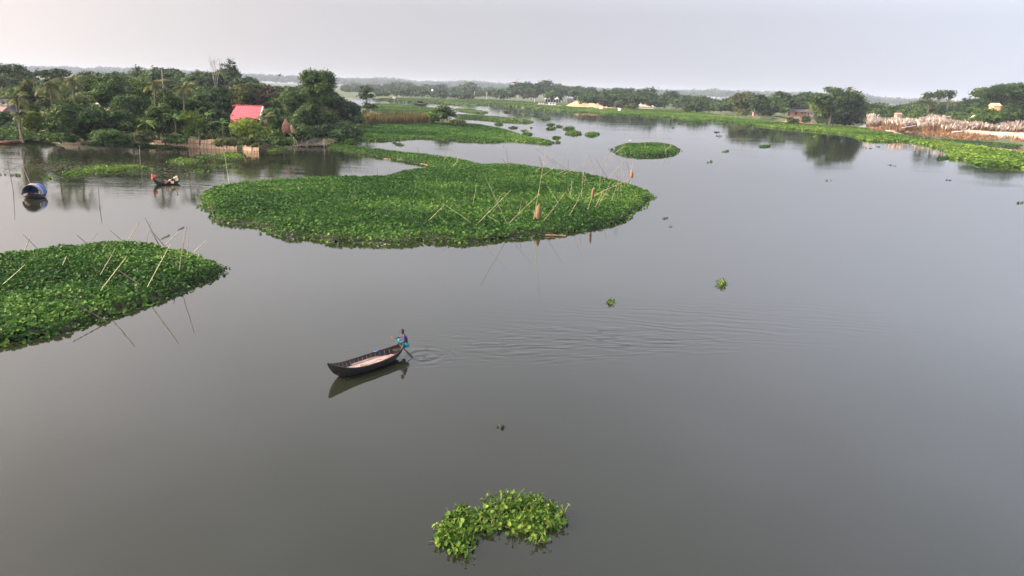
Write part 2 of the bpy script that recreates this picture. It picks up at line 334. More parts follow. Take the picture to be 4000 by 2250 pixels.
RB = np.vstack([pp([(3362, 493), (3300, 488), (3200, 484), (3120, 480), (3050, 474), (2960, 462), (2880, 446), (2780, 438), (2700, 431), (2560, 424)]), np.array([(200, 1150), (900, 1150), (900, 250)]), pp([(4300, 640), (4100, 600), (3990, 575), (3880, 560), (3760, 548), (3660, 535), (3560, 522), (3470, 508), (3420, 500)]), pp([(3440, 490), (3400, 480), (3385, 478)])])
land('right_bank', RB, 1.3, M['soil'], 3, 4, .4, cell=5)
FL = np.vstack([pp([(2600, 425), (2450, 419), (2330, 421), (2220, 419), (2080, 400), (1900, 392), (1700, 389), (1560, 386), (1460, 386), (1350, 384)]), np.array([(-420, 700), (-900, 560), (-2500, 500), (-5000, 3000), (-5000, 6000), (5000, 6000), (5000, 900), (700, 800), (300, 900)])])
land('far_land', FL, .6, M['field'], 30, 5, 1.0, cell=42, rough=.04)
# ---------------------------------------------------------------- floating hyacinth mats
def leaf6(c, nrm, L, W, r, fold=.25):
    "folded round leaf: 6 verts, 2 quads. c base centre (n,3), nrm (n,3) unit normal"
    n = len(c); up = np.array([0, 0, 1.]); t = r.normal(size=(n, 3)); t -= (t * nrm).sum(1)[:, None] * nrm; t /= np.linalg.norm(t, axis=1)[:, None] + 1e-9
    s = np.cross(nrm, t); L = L[:, None]; W = W[:, None]
    b = c - t * L * .5; tip = c + t * L * .5
    f = nrm * W * fold
    V = np.stack([b, c - t * L * .22 - s * W * .46 + f, c + t * L * .2 - s * W * .42 + f, tip, c + t * L * .2 + s * W * .42 + f, c - t * L * .22 + s * W * .46 + f], 1)
    I = np.arange(n)[:, None] * 6
    Fc = np.stack([np.concatenate([I, I + 1, I + 2, I + 3], 1), np.concatenate([I, I + 3, I + 4, I + 5], 1)], 1).reshape(-1, 4)
    return V.reshape(-1, 3), Fc
def vein_norm(n, r, lo, hi):
    a = r.uniform(0, 2 * pi, n); e = r.uniform(lo, hi, n); return np.stack([np.cos(a) * np.sin(e), np.sin(a) * np.sin(e), np.cos(e)], 1)
def mat_poly(px, hmax, z0=0):
    p = np.array([P(x, y, z0)[:2] for x, y in px]); n = len(p); area = 0
    for i in range(n): area += p[i][0] * p[(i + 1) % n][1] - p[(i + 1) % n][0] * p[i][1]
    sg = 1 if area > 0 else -1; out = []
    for i in range(n):
        tdir = p[(i + 1) % n] - p[i - 1]; nr = np.array([tdir[1], -tdir[0]]) * sg; nr /= np.linalg.norm(nr) + 1e-9
        k = np.clip((nr[1] + .2) / .6, 0, 1); out.append(P(*px[i], z0 + .75 * hmax * k)[:2])
    return np.array(out)
def hyac(name, px, leaf, dens, hmax, mat='hya', label=None, cat='floating plants', group=None, kind=None, seed=1, edge=1.0, yellow=.0, parts=True, world=None, jit=None, extra=True, z0=0):
    r = np.random.default_rng(seed); poly = mat_poly(px, hmax) if world is None else np.array(world)
    poly = smooth_poly(poly, seed, leaf * .9 if jit is None else jit, 2)
    lo, hi = poly.min(0), poly.max(0); c0 = np.array([(lo[0] + hi[0]) / 2, (lo[1] + hi[1]) / 2, 0]); zoff = np.array([0, 0, z0])
    n = int((hi - lo).prod() * dens); pt = r.uniform(lo - 2.5 * leaf, hi + 2.5 * leaf, (n, 2)); ins0 = inside(pt, poly); ed0 = edist(pt, poly); pt = pt[ins0 | ((ed0 < leaf * 2.4) & (r.random(n) < (.16 if parts and not kind else 0)))]
    if len(pt) < 8: pt = (lo + hi) / 2 + r.normal(0, 1, (8, 2)) * (hi - lo) * .22
    nd = vn(pt[:, 0], pt[:, 1], leaf * 6, seed); 
    d = edist(pt, poly) * np.where(inside(pt, poly), 1, 0)
    hh = hmax * (1 - np.exp(-d / (edge * hmax * 1.2))) * (.8 + .4 * nd) + .05
    z = hh * r.uniform(.62, 1.0, len(pt)); L = leaf * r.uniform(.7, 1.25, len(pt))
    V, Fc = leaf6(np.column_stack([pt, z]) - c0, vein_norm(len(pt), r, .1, 1.15), L, L * r.uniform(.7, .95, len(pt)), r)
    big = vn(pt[:, 0], pt[:, 1], leaf * 34, seed + 3); ti = np.clip(r.normal(.45, .2, len(pt)) + yellow * np.exp(-d / (leaf * 6)) + .3 * (nd - .5) + .6 * (big - .5), 0, 1)
    root = thing(name, c0, label, cat, group)
    if kind: root['kind'] = kind
    # matted base sheet: dark stems, with the shade under the leaves painted in
    cell = max(leaf * 2.2, (hi - lo).max() / 220); nx, ny = [int(v) + 3 for v in (hi - lo) / cell]
    gx, gy = np.meshgrid(lo[0] - cell + np.arange(nx) * cell, lo[1] - cell + np.arange(ny) * cell, indexing='ij'); g = np.stack([gx.ravel(), gy.ravel()], 1)
    ins = inside(g, poly); dd = edist(g, poly); zz = np.where(ins, hmax * (1 - np.exp(-dd / (edge * hmax * 1.2))) * .42 + .01, -.08)
    I = np.arange(nx * ny).reshape(nx, ny); Q4 = np.stack([I[:-1, :-1], I[1:, :-1], I[1:, 1:], I[:-1, 1:]], -1).reshape(-1, 4); Q4 = Q4[ins[Q4].sum(1) >= 2]
    if len(Q4):
        u, inv = np.unique(Q4, return_inverse=True); nb = len(V)
        W = np.column_stack([g, zz])[u] - c0
        if kind == 'stuff' or not parts:
            bpy.data.objects.remove(root)
            o = mk(name, np.vstack([V, W]), [Fc, inv.reshape(-1, 4) + nb], M[mat], tint=np.concatenate([np.repeat(ti, 2), np.full(len(Q4), .02)]), loc=c0 + zoff); tag(o, label, cat, group, kind); return o, poly
        mk('root_mass_and_shade', W, inv.reshape(-1, 4), M['under'], root, smooth=True)
    elif not parts or kind == 'stuff':
        bpy.data.objects.remove(root); o = mk(name, V, Fc, M[mat], tint=np.repeat(ti, 2), loc=c0 + zoff); tag(o, label, cat, group, kind); return o, poly
    mk('leaves', V, Fc, M[mat], root, tint=np.repeat(ti, 2))
    return root, poly
MA = [(783,786),(800,812),(830,825),(850,860),(875,872),(950,875),(1015,880),(1045,905),(1070,920),(1150,925),(1220,935),(1300,945),(1400,950),(1500,953),(1560,955),(1650,940),(1750,945),(1830,948),(1900,940),(2000,928),(2130,920),(2250,905),(2300,895),(2380,880),(2416,869),(2478,836),(2532,774),(2545,765),(2499,732),(2416,707),(2354,693),(2312,682),(2230,668),(2155,660),(2064,649),(1994,639),(1874,643),(1857,630),(1774,618),(1691,606),(1580,594),(1488,585),(1414,574),(1340,565),(1285,561),(1270,572),(1340,590),(1432,605),(1506,616),(1580,629),(1672,646),(1715,655),(1598,661),(1543,675),(1525,686),(1451,686),(1377,688),(1266,690),(1174,697),(1045,699),(971,712),(897,721),(842,738),(794,760)]
hyac('hyacinth_mat', MA, .27, 30, .6, label='largest floating mat of green water hyacinth, in mid river with bamboo poles standing in it', seed=11, yellow=.25, edge=.4, group='water hyacinth mats')
MBp = [(0,989),(103,978),(207,966),(360,947),(476,941),(592,945),(637,964),(683,970),(766,991),(828,1010),(857,1030),(865,1043),(816,1076),(740,1121),(645,1163),(570,1190),(418,1228),(334,1254),(247,1304),(114,1325),(0,1347),(-250,1400),(-600,1300),(-500,1050),(-200,1000)]
hyac('hyacinth_mat', MBp, .235, 62, .58, label='near floating mat of big-leaved green water hyacinth cut by the left edge of the photo', seed=12, yellow=.1, edge=.4, group='water hyacinth mats')
hyac('hyacinth_mat', [(1238,490),(1338,483),(1510,474),(1683,476),(1787,481),(1890,486),(1966,503),(2010,517),(2031,531),(2107,538),(2141,548),(2166,555),(2141,565),(2072,557),(2010,552),(1993,549),(1917,558),(1821,552),(1683,541),(1614,540),(1545,548),(1476,552),(1407,550),(1320,559),(1275,575),(1262,545)], .42, 11, .5, label='broad flat floating green mat in front of the spit with brown reeds', seed=13, yellow=.25, group='water hyacinth mats')
hyac('hyacinth_mat', [(2397,583),(2434,560),(2521,557),(2607,563),(2645,580),(2652,590),(2624,607),(2555,612),(2486,610),(2417,600)], .34, 24, .7, label='oval floating island of green hyacinth with bird perches, right of the big mat', seed=14, edge=.4, group='water hyacinth mats')
hyac('hyacinth_mat', [(252,682),(300,665),(372,649),(450,647),(550,641),(575,655),(560,664),(497,668),(372,676),(290,689)], .34, 22, .3, 'hya_y', 'long bright green hyacinth strip floating behind the blue-roofed houseboat', seed=15, group='water hyacinth mats')
for i, (px, lb) in enumerate([
 ([(662,632),(690,618),(740,618),(786,622),(770,634),(700,641)], 'ragged bright green hyacinth strip just left of the passenger boat wake'),
 ([(771,600),(850,608),(880,596),(940,596),(950,612),(900,622),(800,617)], 'bright green hyacinth strip floating closest below the woven bamboo fence'),
 ([(778,640),(850,644),(920,636),(928,645),(900,652),(800,652)], 'thin bright hyacinth strip between the fence and the largest mat'),
 ([(728,668),(760,660),(812,664),(800,675),(740,678)], 'small flat yellow-green hyacinth strip nearest the passenger boat')]):
    hyac('hyacinth_mat', px, .34, 18, .3, 'hya_y', lb, seed=20 + i, group='hyacinth strips in the left backwater')
for i, (x, y, wd, lb) in enumerate([(64,682,40,'tiny yellow-green hyacinth tuft near the tall thin poles at left edge'), (188,693,70,'loose yellow-green hyacinth tuft just right of the pole behind the houseboat'), (255,670,40,'small hyacinth tuft at the left end of the long bright strip'),(8,680,22,'tiny hyacinth tuft at the far left edge of the water')]):
    hyac('hyacinth_tuft', [(x-wd/2,y),(x,y-5),(x+wd/2,y),(x,y+5)], .3, 34, .2, 'hya_y', lb, seed=30 + i, group='hyacinth tufts in the left backwater', parts=False)
# bank-side fringes of hyacinth at the left bank
hyac('bank_hyacinth', [(343,566),(345,556),(420,548),(520,556),(600,566),(690,570),(760,578),(690,582),(560,575),(430,566)], .36, 16, .45, 'hya', 'band of green hyacinth along the left bank below the bushes', kind='stuff', seed=41)
hyac('bank_hyacinth', [(1030,586),(1060,578),(1110,574),(1125,580),(1090,592),(1050,596)], .34, 16, .35, 'hya_y', 'small patch of hyacinth left of the bamboo raft', seed=42, parts=False)
hyac('bank_weeds', [(-300,560),(-200,520),(0,500),(120,510),(200,525),(330,540),(260,552),(200,556),(90,556),(0,555),(-200,562)], .5, 8, .9, 'grass', 'rank green weeds on the low bank at far left', kind='stuff', seed=43, z0=.5)
hyac('bank_weeds', [(345,556),(440,550),(560,548),(700,555),(860,562),(1000,568),(1130,562),(1180,560),(1150,545),(1000,560),(860,556),(700,550),(560,545),(440,542),(345,548)], .42, 10, .7, 'grass', 'low green weeds on top of the left bank behind the fence', kind='stuff', seed=44, jit=.4, z0=.95)
hyac('bank_weeds', [(-400,540),(-400,480),(0,470),(90,475),(140,500),(200,520),(120,522),(0,512),(-200,528)], .6, 5, .9, 'grass', 'dense green creepers on the slope below the far left houses', kind='stuff', seed=45, jit=.4, z0=.95)
# mid-river strips and clumps
for i, (px, lf, dn, m, lb) in enumerate([
 ([(1766,425),(1830,427),(1900,434),(1912,441),(1880,446),(1800,436)], .7, 3.2, 'hya_far', 'upper thin hyacinth strip in the river right of the leaning bush'),
 ([(1766,448),(1850,449),(1950,456),(2030,464),(2086,474),(2080,482),(1990,478),(1900,470),(1780,460)], .6, 4, 'hya_far', 'longest drifting hyacinth strip behind the broad flat mat'),
 ([(2368,710/2.9+200),(2060,441)], .1, .1, 'hya', '')][:2]):
    hyac('hyacinth_strip', px, lf, dn, .5, m, lb, seed=50 + i, group='drifting hyacinth strips mid river', parts=False)
CL = [(2042,447,40,'hya_far','hyacinth clump first in the row of drifting clumps mid river'),(2080,451,28,'hya_far','second hyacinth clump from left in the mid river row'),(2108,454,32,'hya_far','low hyacinth clump, third in the mid river row'),(2134,465,36,'hya_far','rounded hyacinth clump just below the mid river row'),
 (1984,438,42,'hya_grey','greyish withered hyacinth clump left of the mid river row'),(2150,487,30,'hya_far','hyacinth clump above the largest of a stacked pair mid river'),(2155,503,40,'hya_far','lower of two stacked hyacinth clumps mid river'),(2224,502,50,'hya_y','wide yellow-green clump right of the stacked pair'),
 (2240,520,60,'hya_far','ragged dark-ended clump below the wide yellow-green one'),(2316,524,64,'hya','biggest triangular green clump left of the oval island'),(2173,538,40,'hya_y','loose yellow-green tuft beyond the end of the broad flat mat'),(2060,525,48,'hya_far','flat clump just off the rear edge of the broad mat'),
 (2004,499,30,'hya_grey','grey withered clump touching the broad mat rear'),(1950,484,36,'hya_far','clump at the rear shoulder of the broad mat'),(2045,510,26,'hya_far','small clump between strip and broad mat'),(2183,495,24,'hya_grey','grey tuft beside the stacked pair'),(2076,499,14,'hya_grey','tiny dark tuft in the open channel mid river'),
 (2180,556,26,'hya_grey','grey withered leaves at the tip of the broad flat mat'),(2830,590,26,'hya_y','pale spiky tuft right of the oval island'),(2986,571,44,'hya_y','wide low tuft in front of the tree reflections on the right'),(2771,631,20,'hya','small dome-shaped tuft below and right of the oval island'),
 (2799,517,16,'hya_grey','dark tuft, upper of two near the right tree reflections'),(2812,532,11,'hya_grey','dark tuft, lower of two near the right tree reflections'),(2656,484,14,'hya_grey','dark lump floating near the right green shore'),(2629,499,10,'hya_grey','tiny dark floating leaf bunch left of the right shore mats'),
 (3390,578,16,'hya_grey','dark tuft below the tall dark trees reflection on the right'),(3432,573,12,'hya_grey','small dark tuft left of the ragged right shore outlier'),(3480,646,10,'hya_grey','tiny isolated dark tuft in open water at right'),(3236,704,16,'hya_grey','thin dark stalk floating in open water right of centre'),
 (3704,703,7,'hya_grey','tiny dark speck of weed in open water far right'),(1962,1662,24,'hya_grey','small dark leaves floating alone in the lower open water'),(2600,851,34,'hya_grey','flat dark debris floating right of the largest mat'),(2620,884,10,'hya_grey','tiny weed speck below the flat debris right of the largest mat'),(3986,791,22,'hya_grey','dark tuft at the right edge of the photo'),
 (3685,617,52,'hya','ragged outlier of hyacinth off the right shore'),(2652,590,10,'hya_grey','dark leaf at the right tip of the oval island'),(2387,583,16,'hya_grey','dark tuft at the left tip of the oval island'),(1543,557,18,'hya_y','small clump in the inlet behind the mat tail'),(1560,563,34,'hya_far','spiky clump in the inlet behind the mat tail'),(3183,532,20,'hya_y','pale tuft on the dark tree reflection at right'),
 (1520,396,10,'hya_grey','far dark clump left of the small canopied boat'),(1660,406,18,'hya_grey','far rounded clump right of the small canopied boat')]
for i, (x, y, wd, m, lb) in enumerate(CL):
    D = P(x, y)[1]; s = wd / F * D; lf = max(.13, D * .0022); ay = min(max(wd * .30, 2.5), 60, max(.8, 7 * s * H * F / D ** 2))
    rr = np.random.default_rng(400 + i); k = 9
    pxs = [(x + wd / 2 * cos(a) * rr.uniform(.7, 1.15), y - ay / 2 * sin(a) * rr.uniform(.7, 1.1)) for a in np.linspace(0, 2 * pi, k, endpoint=False)]
    area = s * s * .6; hy = .5 if m != 'hya_grey' else .18
    if wd < 14: hy = .12
    hyac('hyacinth_clump', pxs, lf, 3.6 / lf ** 2, hy, m, lb, 'floating plants', 'loose hyacinth clumps drifting on the river', seed=100 + i, parts=False, jit=lf * .5)
# right shore mats
RS = [(2200,440),(2280,438),(2330,442),(2400,448),(2480,452),(2560,457),(2660,461),(2670,470),(2700,475),(2740,477),(2760,470),(2860,477),(2960,492),(3110,508),(3300,523),(3345,536),(3380,548),(3440,555),(3540,551),(3600,562),(3660,572),(3710,590),(3700,608),(3740,622),(3760,618),(3785,628),(3800,640),(3880,647),(3960,655),(4100,668),(4400,700),(4400,645),(4120,618),(4000,604),(3900,587),(3800,570),(3700,558),(3600,546),(3500,525),(3400,506),(3300,494),(3200,490),(3100,482),(3000,474),(2900,462),(2800,448),(2700,436),(2600,430),(2480,424),(2350,424),(2250,426)]
hyac('shore_hyacinth', RS, .85, 3.4, .6, 'hya_y', 'long belt of bright green hyacinth hugging the right shore', kind='stuff', seed=61, jit=.5, yellow=.1)
hyac('shore_hyacinth', [(1480,404),(1540,408),(1620,414),(1700,423),(1775,433),(1760,447),(1690,450),(1600,452),(1500,452),(1440,440),(1440,412)], .9, 2.6, .5, 'hya_far', 'green marsh behind the brown reeds', kind='stuff', seed=62)
hyac('shore_hyacinth', [(1470,386),(1560,384),(1700,386),(1840,388),(1950,391),(2100,402),(2230,412),(2330,420),(2300,428),(2260,441),(2200,436),(2120,428),(2000,418),(1900,410),(1800,412),(1700,404),(1600,400),(1500,392)], 1.7, .62, .5, 'hya_far', 'far pale green mats in front of the power poles', kind='stuff', seed=63)
hyac('field_grass', [(2550,421),(2700,424),(2860,440),(2960,458),(3090,474),(3060,466),(2960,452),(2890,430),(2760,416),(2640,414),(2540,414)], 1.2, 1.0, .5, 'grass', 'green grass field behind the right shore mats', kind='stuff', seed=64, z0=.9)
# near clump at the bottom: rosettes with stalks and round leaves
def rosettes(name, centers, label, seed, lsz=.145, h=(.14, .36), npet=(5, 10), group=None, tmat='hya_y'):
    r = np.random.default_rng(seed); c0 = np.append(np.mean(centers, 0)[:2], 0); root = thing(name, c0, label, 'floating plants', group)
    SV, SF, ST, base = [], [], [], 0; lc, ln, ll, lt = [], [], [], []
    for cx, cy in centers:
        k = r.integers(*npet); tone = r.normal(.45, .15)
        for j in range(k):
            a = r.uniform(0, 2 * pi); hh = r.uniform(*h); sp = r.uniform(.25, 1.1) * hh * .8
            b = np.array([cx + r.normal(0, .03), cy + r.normal(0, .03), .0]); e = b + np.array([cos(a) * sp, sin(a) * sp, hh * r.uniform(.5, 1)])
            if r.random() < .28: e[2] = .05; e[:2] += (e[:2] - b[:2]) * .4
            m = b * .5 + e * .5 + np.array([0, 0, .12 * hh]) - np.array([cos(a), sin(a), 0]) * sp * .15
            V, Fq, _ = tube([b, m, e], [.014, .012, .008], 4); SV.append(V); SF.append(Fq + base); base += len(V); ST += [np.clip(r.normal(.5, .25), 0, 1)] * len(Fq)
            n = np.array([cos(a) * .8, sin(a) * .8, r.uniform(.2, 1.2)]) + r.normal(0, .25, 3); lc.append(e); ln.append(n / np.linalg.norm(n)); ll.append(lsz * r.uniform(.55, 1.2)); lt.append(np.clip(tone + r.normal(0, .26), 0, 1))
    mk('stalks', np.vstack(SV) - c0, np.vstack(SF), M['stem'], root, tint=ST)
    V, Fc = leaf6(np.array(lc) - c0, np.array(ln), np.array(ll), np.array(ll) * .82, r, .18)
    mk('leaves', V, Fc, M[tmat], root, tint=np.repeat(lt, 2)); return root
def fill(px, n, seed):
    r = np.random.default_rng(seed); poly = np.array([P(*q)[:2] for q in px]); lo, hi = poly.min(0), poly.max(0); pt = r.uniform(lo, hi, (n * 4, 2)); return pt[inside(pt, poly)][:n]
nc = np.vstack([fill([(1705,2130),(1722,2060),(1770,2010),(1800,1990),(1850,2025),(1848,2115),(1835,2165),(1800,2190),(1760,2150)], 84, 1), fill([(1790,2005),(1850,1985),(1900,1960),(2000,1942),(2100,1945),(2170,1990),(2196,2030),(2180,2070),(2100,2092),(2000,2095),(1900,2090),(1850,2080)], 155, 2), np.array([P(2085,2110)[:2], P(2100,2125)[:2], P(2125,2120)[:2], P(2200,2010)[:2], P(2190,2055)[:2]])])
rosettes('hyacinth_clump', nc, 'nearest hyacinth clump, hook-shaped with visible stalks, at the bottom of the photo', 5, group='loose hyacinth clumps drifting on the river')
rosettes('hyacinth_clump', fill([(2372,1183),(2378,1178),(2394,1178),(2398,1184),(2388,1188)], 5, 3), 'small single hyacinth plant, lower left of two near the boat wake', 6, .13, (.15, .3), group='loose hyacinth clumps drifting on the river')
rosettes('hyacinth_clump', fill([(2800,1115),(2806,1106),(2822,1104),(2830,1112),(2818,1122)], 8, 4), 'hyacinth plant with upright leaves, upper right of two beyond the boat wake', 7, .15, (.2, .42), group='loose hyacinth clumps drifting on the river')
# algae scum on the left backwater
r = np.random.default_rng(3); pt = r.normal(0, 1, (2600, 2)) * [9.5, 5] + P(330, 655)[:2]; pt = pt[vn(pt[:, 0], pt[:, 1], 5, 5) > .35]
V, Fc = leaf6(np.column_stack([pt, np.full(len(pt), .012)]), vein_norm(len(pt), r, 0, .03), r.uniform(.15, .5, len(pt)), r.uniform(.12, .3, len(pt)), r, 0)
tag(mk('algae_scum', V, Fc, M['hya_grey'], tint=np.repeat(r.uniform(.2, .9, len(pt)), 2)), 'brownish flecks of algae scum drifting on the left backwater', 'algae', kind='stuff')
# ---------------------------------------------------------------- trees
def ico(sub=1):
    bm = bmesh.new(); bmesh.ops.create_icosphere(bm, subdivisions=sub, radius=1); V = np.array([v.co[:] for v in bm.verts]); Fc = np.array([[v.index for v in f.verts] for f in bm.faces]); bm.free(); return V, Fc
ICO = ico(1)
def quads_at(c, n, s, r):
    t = r.normal(size=c.shape); t -= (t * n).sum(1)[:, None] * n; t /= np.linalg.norm(t, axis=1)[:, None] + 1e-9; b = np.cross(n, t); s = s[:, None]
    V = np.stack([c - t * s * .5, c - b * s * .34, c + t * s * .5, c + b * s * .34], 1); return V.reshape(-1, 3), np.arange(len(c) * 4).reshape(-1, 4)
def lumps(r, h, rad, cb, kind):
    "list of (centre, radii) that fill a crown of height h, radius rad, crown base fraction cb"
    L = []; z0 = h * cb; H2 = (h - z0) / 2
    if kind == 'umbrella':
        n = int(9 + rad * .8)
        for i in range(n):
            a = r.uniform(0, 2 * pi); q = rad * .82 * math.sqrt(r.uniform(.02, 1)); tp = h - (q / rad) ** 2 * (h - z0) * .5 - r.uniform(0, .18) * (h - z0); s = rad * r.uniform(.22, .36)
            L.append((np.array([q * cos(a), q * sin(a), tp - s * .35]), np.array([s, s, s * .38])))
        for i in range(n // 2):
            a = r.uniform(0, 2 * pi); q = rad * .8 * math.sqrt(r.random()); s = rad * r.uniform(.16, .26); L.append((np.array([q * cos(a), q * sin(a), z0 + (h - z0) * r.uniform(.1, .5)]), np.array([s, s, s * .4])))
    elif kind == 'round':
        n = 20
        for i in range(n):
            v = r.normal(size=3); v /= np.linalg.norm(v); v[2] = abs(v[2]) * (1 if r.random() < .75 else -1); q = r.uniform(.55, .78); s = rad * r.uniform(.27, .42)
            L.append((np.array([v[0] * rad * q, v[1] * rad * q, z0 + H2 + v[2] * H2 * q]), np.array([s, s, min(s * .8, H2 * .5)])))
        L.append((np.array([0, 0, z0 + H2]), np.array([rad * .6, rad * .6, H2 * .65])))
    elif kind == 'column':
        n = 24
        for i in range(n):
            t = i / (n - 1); z = z0 + (h - z0) * (.04 + .88 * t); prof = (1 - .45 * t ** 3) * (.75 + .25 * min(1, t * 4)); a = r.uniform(0, 2 * pi); q = rad * prof * r.uniform(.3, .68); s = rad * r.uniform(.28, .44)
            L.append((np.array([q * cos(a), q * sin(a), z]), np.array([s, s, s * .75])))
    elif kind == 'bush':
        for i in range(13):
            a = r.uniform(0, 2 * pi); q = rad * .72 * math.sqrt(r.random()); s = rad * r.uniform(.25, .4); zz = h * (1 - (q / rad) ** 2) * r.uniform(.3, .82)
            L.append((np.array([q * cos(a), q * sin(a), zz]), np.array([s, s, min(s * .8, h * .4)])))
    elif kind == 'tiers':
        for i in range(15):
            t = r.random(); z = z0 + (h - z0) * (.1 + .82 * t); q = rad * .8 * (1 - .35 * t) * math.sqrt(r.random()) ; a = r.uniform(0, 2 * pi); s = rad * r.uniform(.24, .4)
            if .36 < t < .46: continue
            L.append((np.array([q * cos(a), q * sin(a), z]), np.array([s, s, s * .5])))
    return L
def crown(r, L, leaf, cover=1.35, core=.72, spread=.28):
    VV, FF, TT = [], [], []; b = 0; CV, CF = [], []; cb = 0
    for c, s in L:
        R = s.mean(); area = 4 * pi * (s[0] * s[1] * .5 + (s[0] * s[2]) * .5); n = max(12, int(cover * area * .8 / (.34 * leaf * leaf)))
        k = max(4, n // 7); v = r.normal(size=(k, 3)); v /= np.linalg.norm(v, axis=1)[:, None]; v[:, 2] = np.where(v[:, 2] < -.35, -v[:, 2], v[:, 2])
        q = r.uniform(1 - spread, 1 + spread * .6, k)[:, None]; cc = c + v * s * q
        cc = np.repeat(cc, 7, 0); vv = np.repeat(v, 7, 0); m = len(cc); cc = cc + r.normal(0, leaf * .75, (m, 3)) * [1, 1, .55]
        n = vv * .8 + r.normal(0, .45, (m, 3)) + [0, 0, .45]; n /= np.linalg.norm(n, axis=1)[:, None]
        V, Fq = quads_at(cc, n, leaf * r.uniform(.7, 1.35, m), r); VV.append(V); FF.append(Fq + b); b += len(V)
        tl = r.normal(.42, .13); TT.append(np.clip(tl + np.repeat(r.normal(0, .21, k), 7) + r.normal(0, .1, m), 0, 1))
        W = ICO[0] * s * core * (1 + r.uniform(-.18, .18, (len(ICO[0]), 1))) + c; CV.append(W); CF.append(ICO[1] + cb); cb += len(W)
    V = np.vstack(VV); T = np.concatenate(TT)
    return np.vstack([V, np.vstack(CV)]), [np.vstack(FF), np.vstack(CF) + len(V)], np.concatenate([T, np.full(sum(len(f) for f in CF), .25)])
def limbs(r, L, h, tr, cb, lean=0):
    m = MB(); top = np.array([lean, 0, h * (cb + .35 * (1 - cb))]); mid = np.array([lean * .4 + r.normal(0, tr * .5), r.normal(0, tr * .5), top[2] * .5])
    m.tube([(0, 0, -.3), mid, top], [tr, tr * .8, tr * .5], 7)
    for c, s in L[:8]:
        a = mid * .4 + top * .6 if r.random() < .5 else top * .8 + mid * .2; m.tube([a, (a + c) / 2 + [0, 0, -.05 * h], c], [tr * .45, tr * .3, tr * .12], 5)
    return m
LEAFK = .0024
def tree(px, top, wd, base, kind, mat, label, cb=.25, name='tree', cat='tree', z=1.0, group=None, leaf=None, seed=None, trunk='bark', parts=True, cover=1.3, dy=0):
    b = P(px, base, z); 
    if dy: b = b + (b - CAM) * [1, 1, 0] * dy / b[1]; 
    D = b[1]; tp = Q(px, top, D); h = tp[2] - z; rad = wd / 2 / F * b[1] * 1.06
    r = np.random.default_rng(seed or int(px * 7 + top)); leaf = leaf or max(.33, D * LEAFK)
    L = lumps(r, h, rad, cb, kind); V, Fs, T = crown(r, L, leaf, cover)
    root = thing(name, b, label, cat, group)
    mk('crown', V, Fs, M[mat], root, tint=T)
    limbs(r, L, h, max(.08, min(.5, h * .022)), cb).build('trunk', M[trunk], root)
    return root
def fronds(r, n, R, nleaf, w, droop=1.0, base_e=(-.3, 1.25)):
    VV = []; 
    for i in range(n):
        a = 2 * pi * i / n * 2.4 + r.uniform(-.3, .3); e = base_e[0] + (base_e[1] - base_e[0]) * (i / n) + r.uniform(-.1, .1); Lr = R * r.uniform(.85, 1.12); d = np.array([cos(a), sin(a), 0]); p = np.zeros(3); el = e; pts = [p]
        for k in range(9):
            p = p + (d * cos(el) + np.array([0, 0, sin(el)])) * Lr / 8; pts.append(p); el -= droop * .26
        pts = np.array(pts); s = np.array([-sin(a), cos(a), 0])
        for k in range(nleaf):
            t = .08 + .92 * k / nleaf; x = t * 8; i0 = min(int(x), 7); q = pts[i0] + (pts[i0 + 1] - pts[i0]) * (x - i0); f = pts[i0 + 1] - pts[i0]; f /= np.linalg.norm(f)
            ll = Lr * .26 * math.sin(pi * (.12 + .82 * t)) ** .7
            for sg in (-1, 1):
                e2 = q + (s * sg * .8 + f * .5 + np.array([0, 0, -.55 * r.uniform(.4, 1.3)])) * ll; VV.append([q - f * w, q + f * w, e2 + f * w * .3, e2 - f * w * .3])
        for k in range(8): VV.append([pts[k] - s * w * .6, pts[k] + s * w * .6, pts[k + 1] + s * w * .4, pts[k + 1] - s * w * .4])
    V = np.array(VV).reshape(-1, 3); return V, np.arange(len(V)).reshape(-1, 4)
def palm(px, cy, rpx, base, label, mat='palm', name='palm_tree', z=1., n=15, trunk='bark', group='palms among the trees', cat='palm tree'):
    b = P(px, base, z); D = b[1]; c = Q(px, cy, D); R = rpx / F * D; r = np.random.default_rng(int(px * 3 + cy)); root = thing(name, b, label, cat, group); h = c[2] - z
    V, Fq = fronds(r, n, R, 14, max(.06, D * .0006), .75); T = np.clip(np.repeat(r.normal(.5, .2, n), len(Fq) // n), 0, 1)
    mk('crown', V + [0, 0, h], Fq, M[mat], root, tint=T)
    bx = r.uniform(-.5, .5); MB().tube([(0, 0, -.3), (bx, 0, h * .5), (0, 0, h)], [.22, .16, .13], 7).build('trunk', M[trunk], root); return root
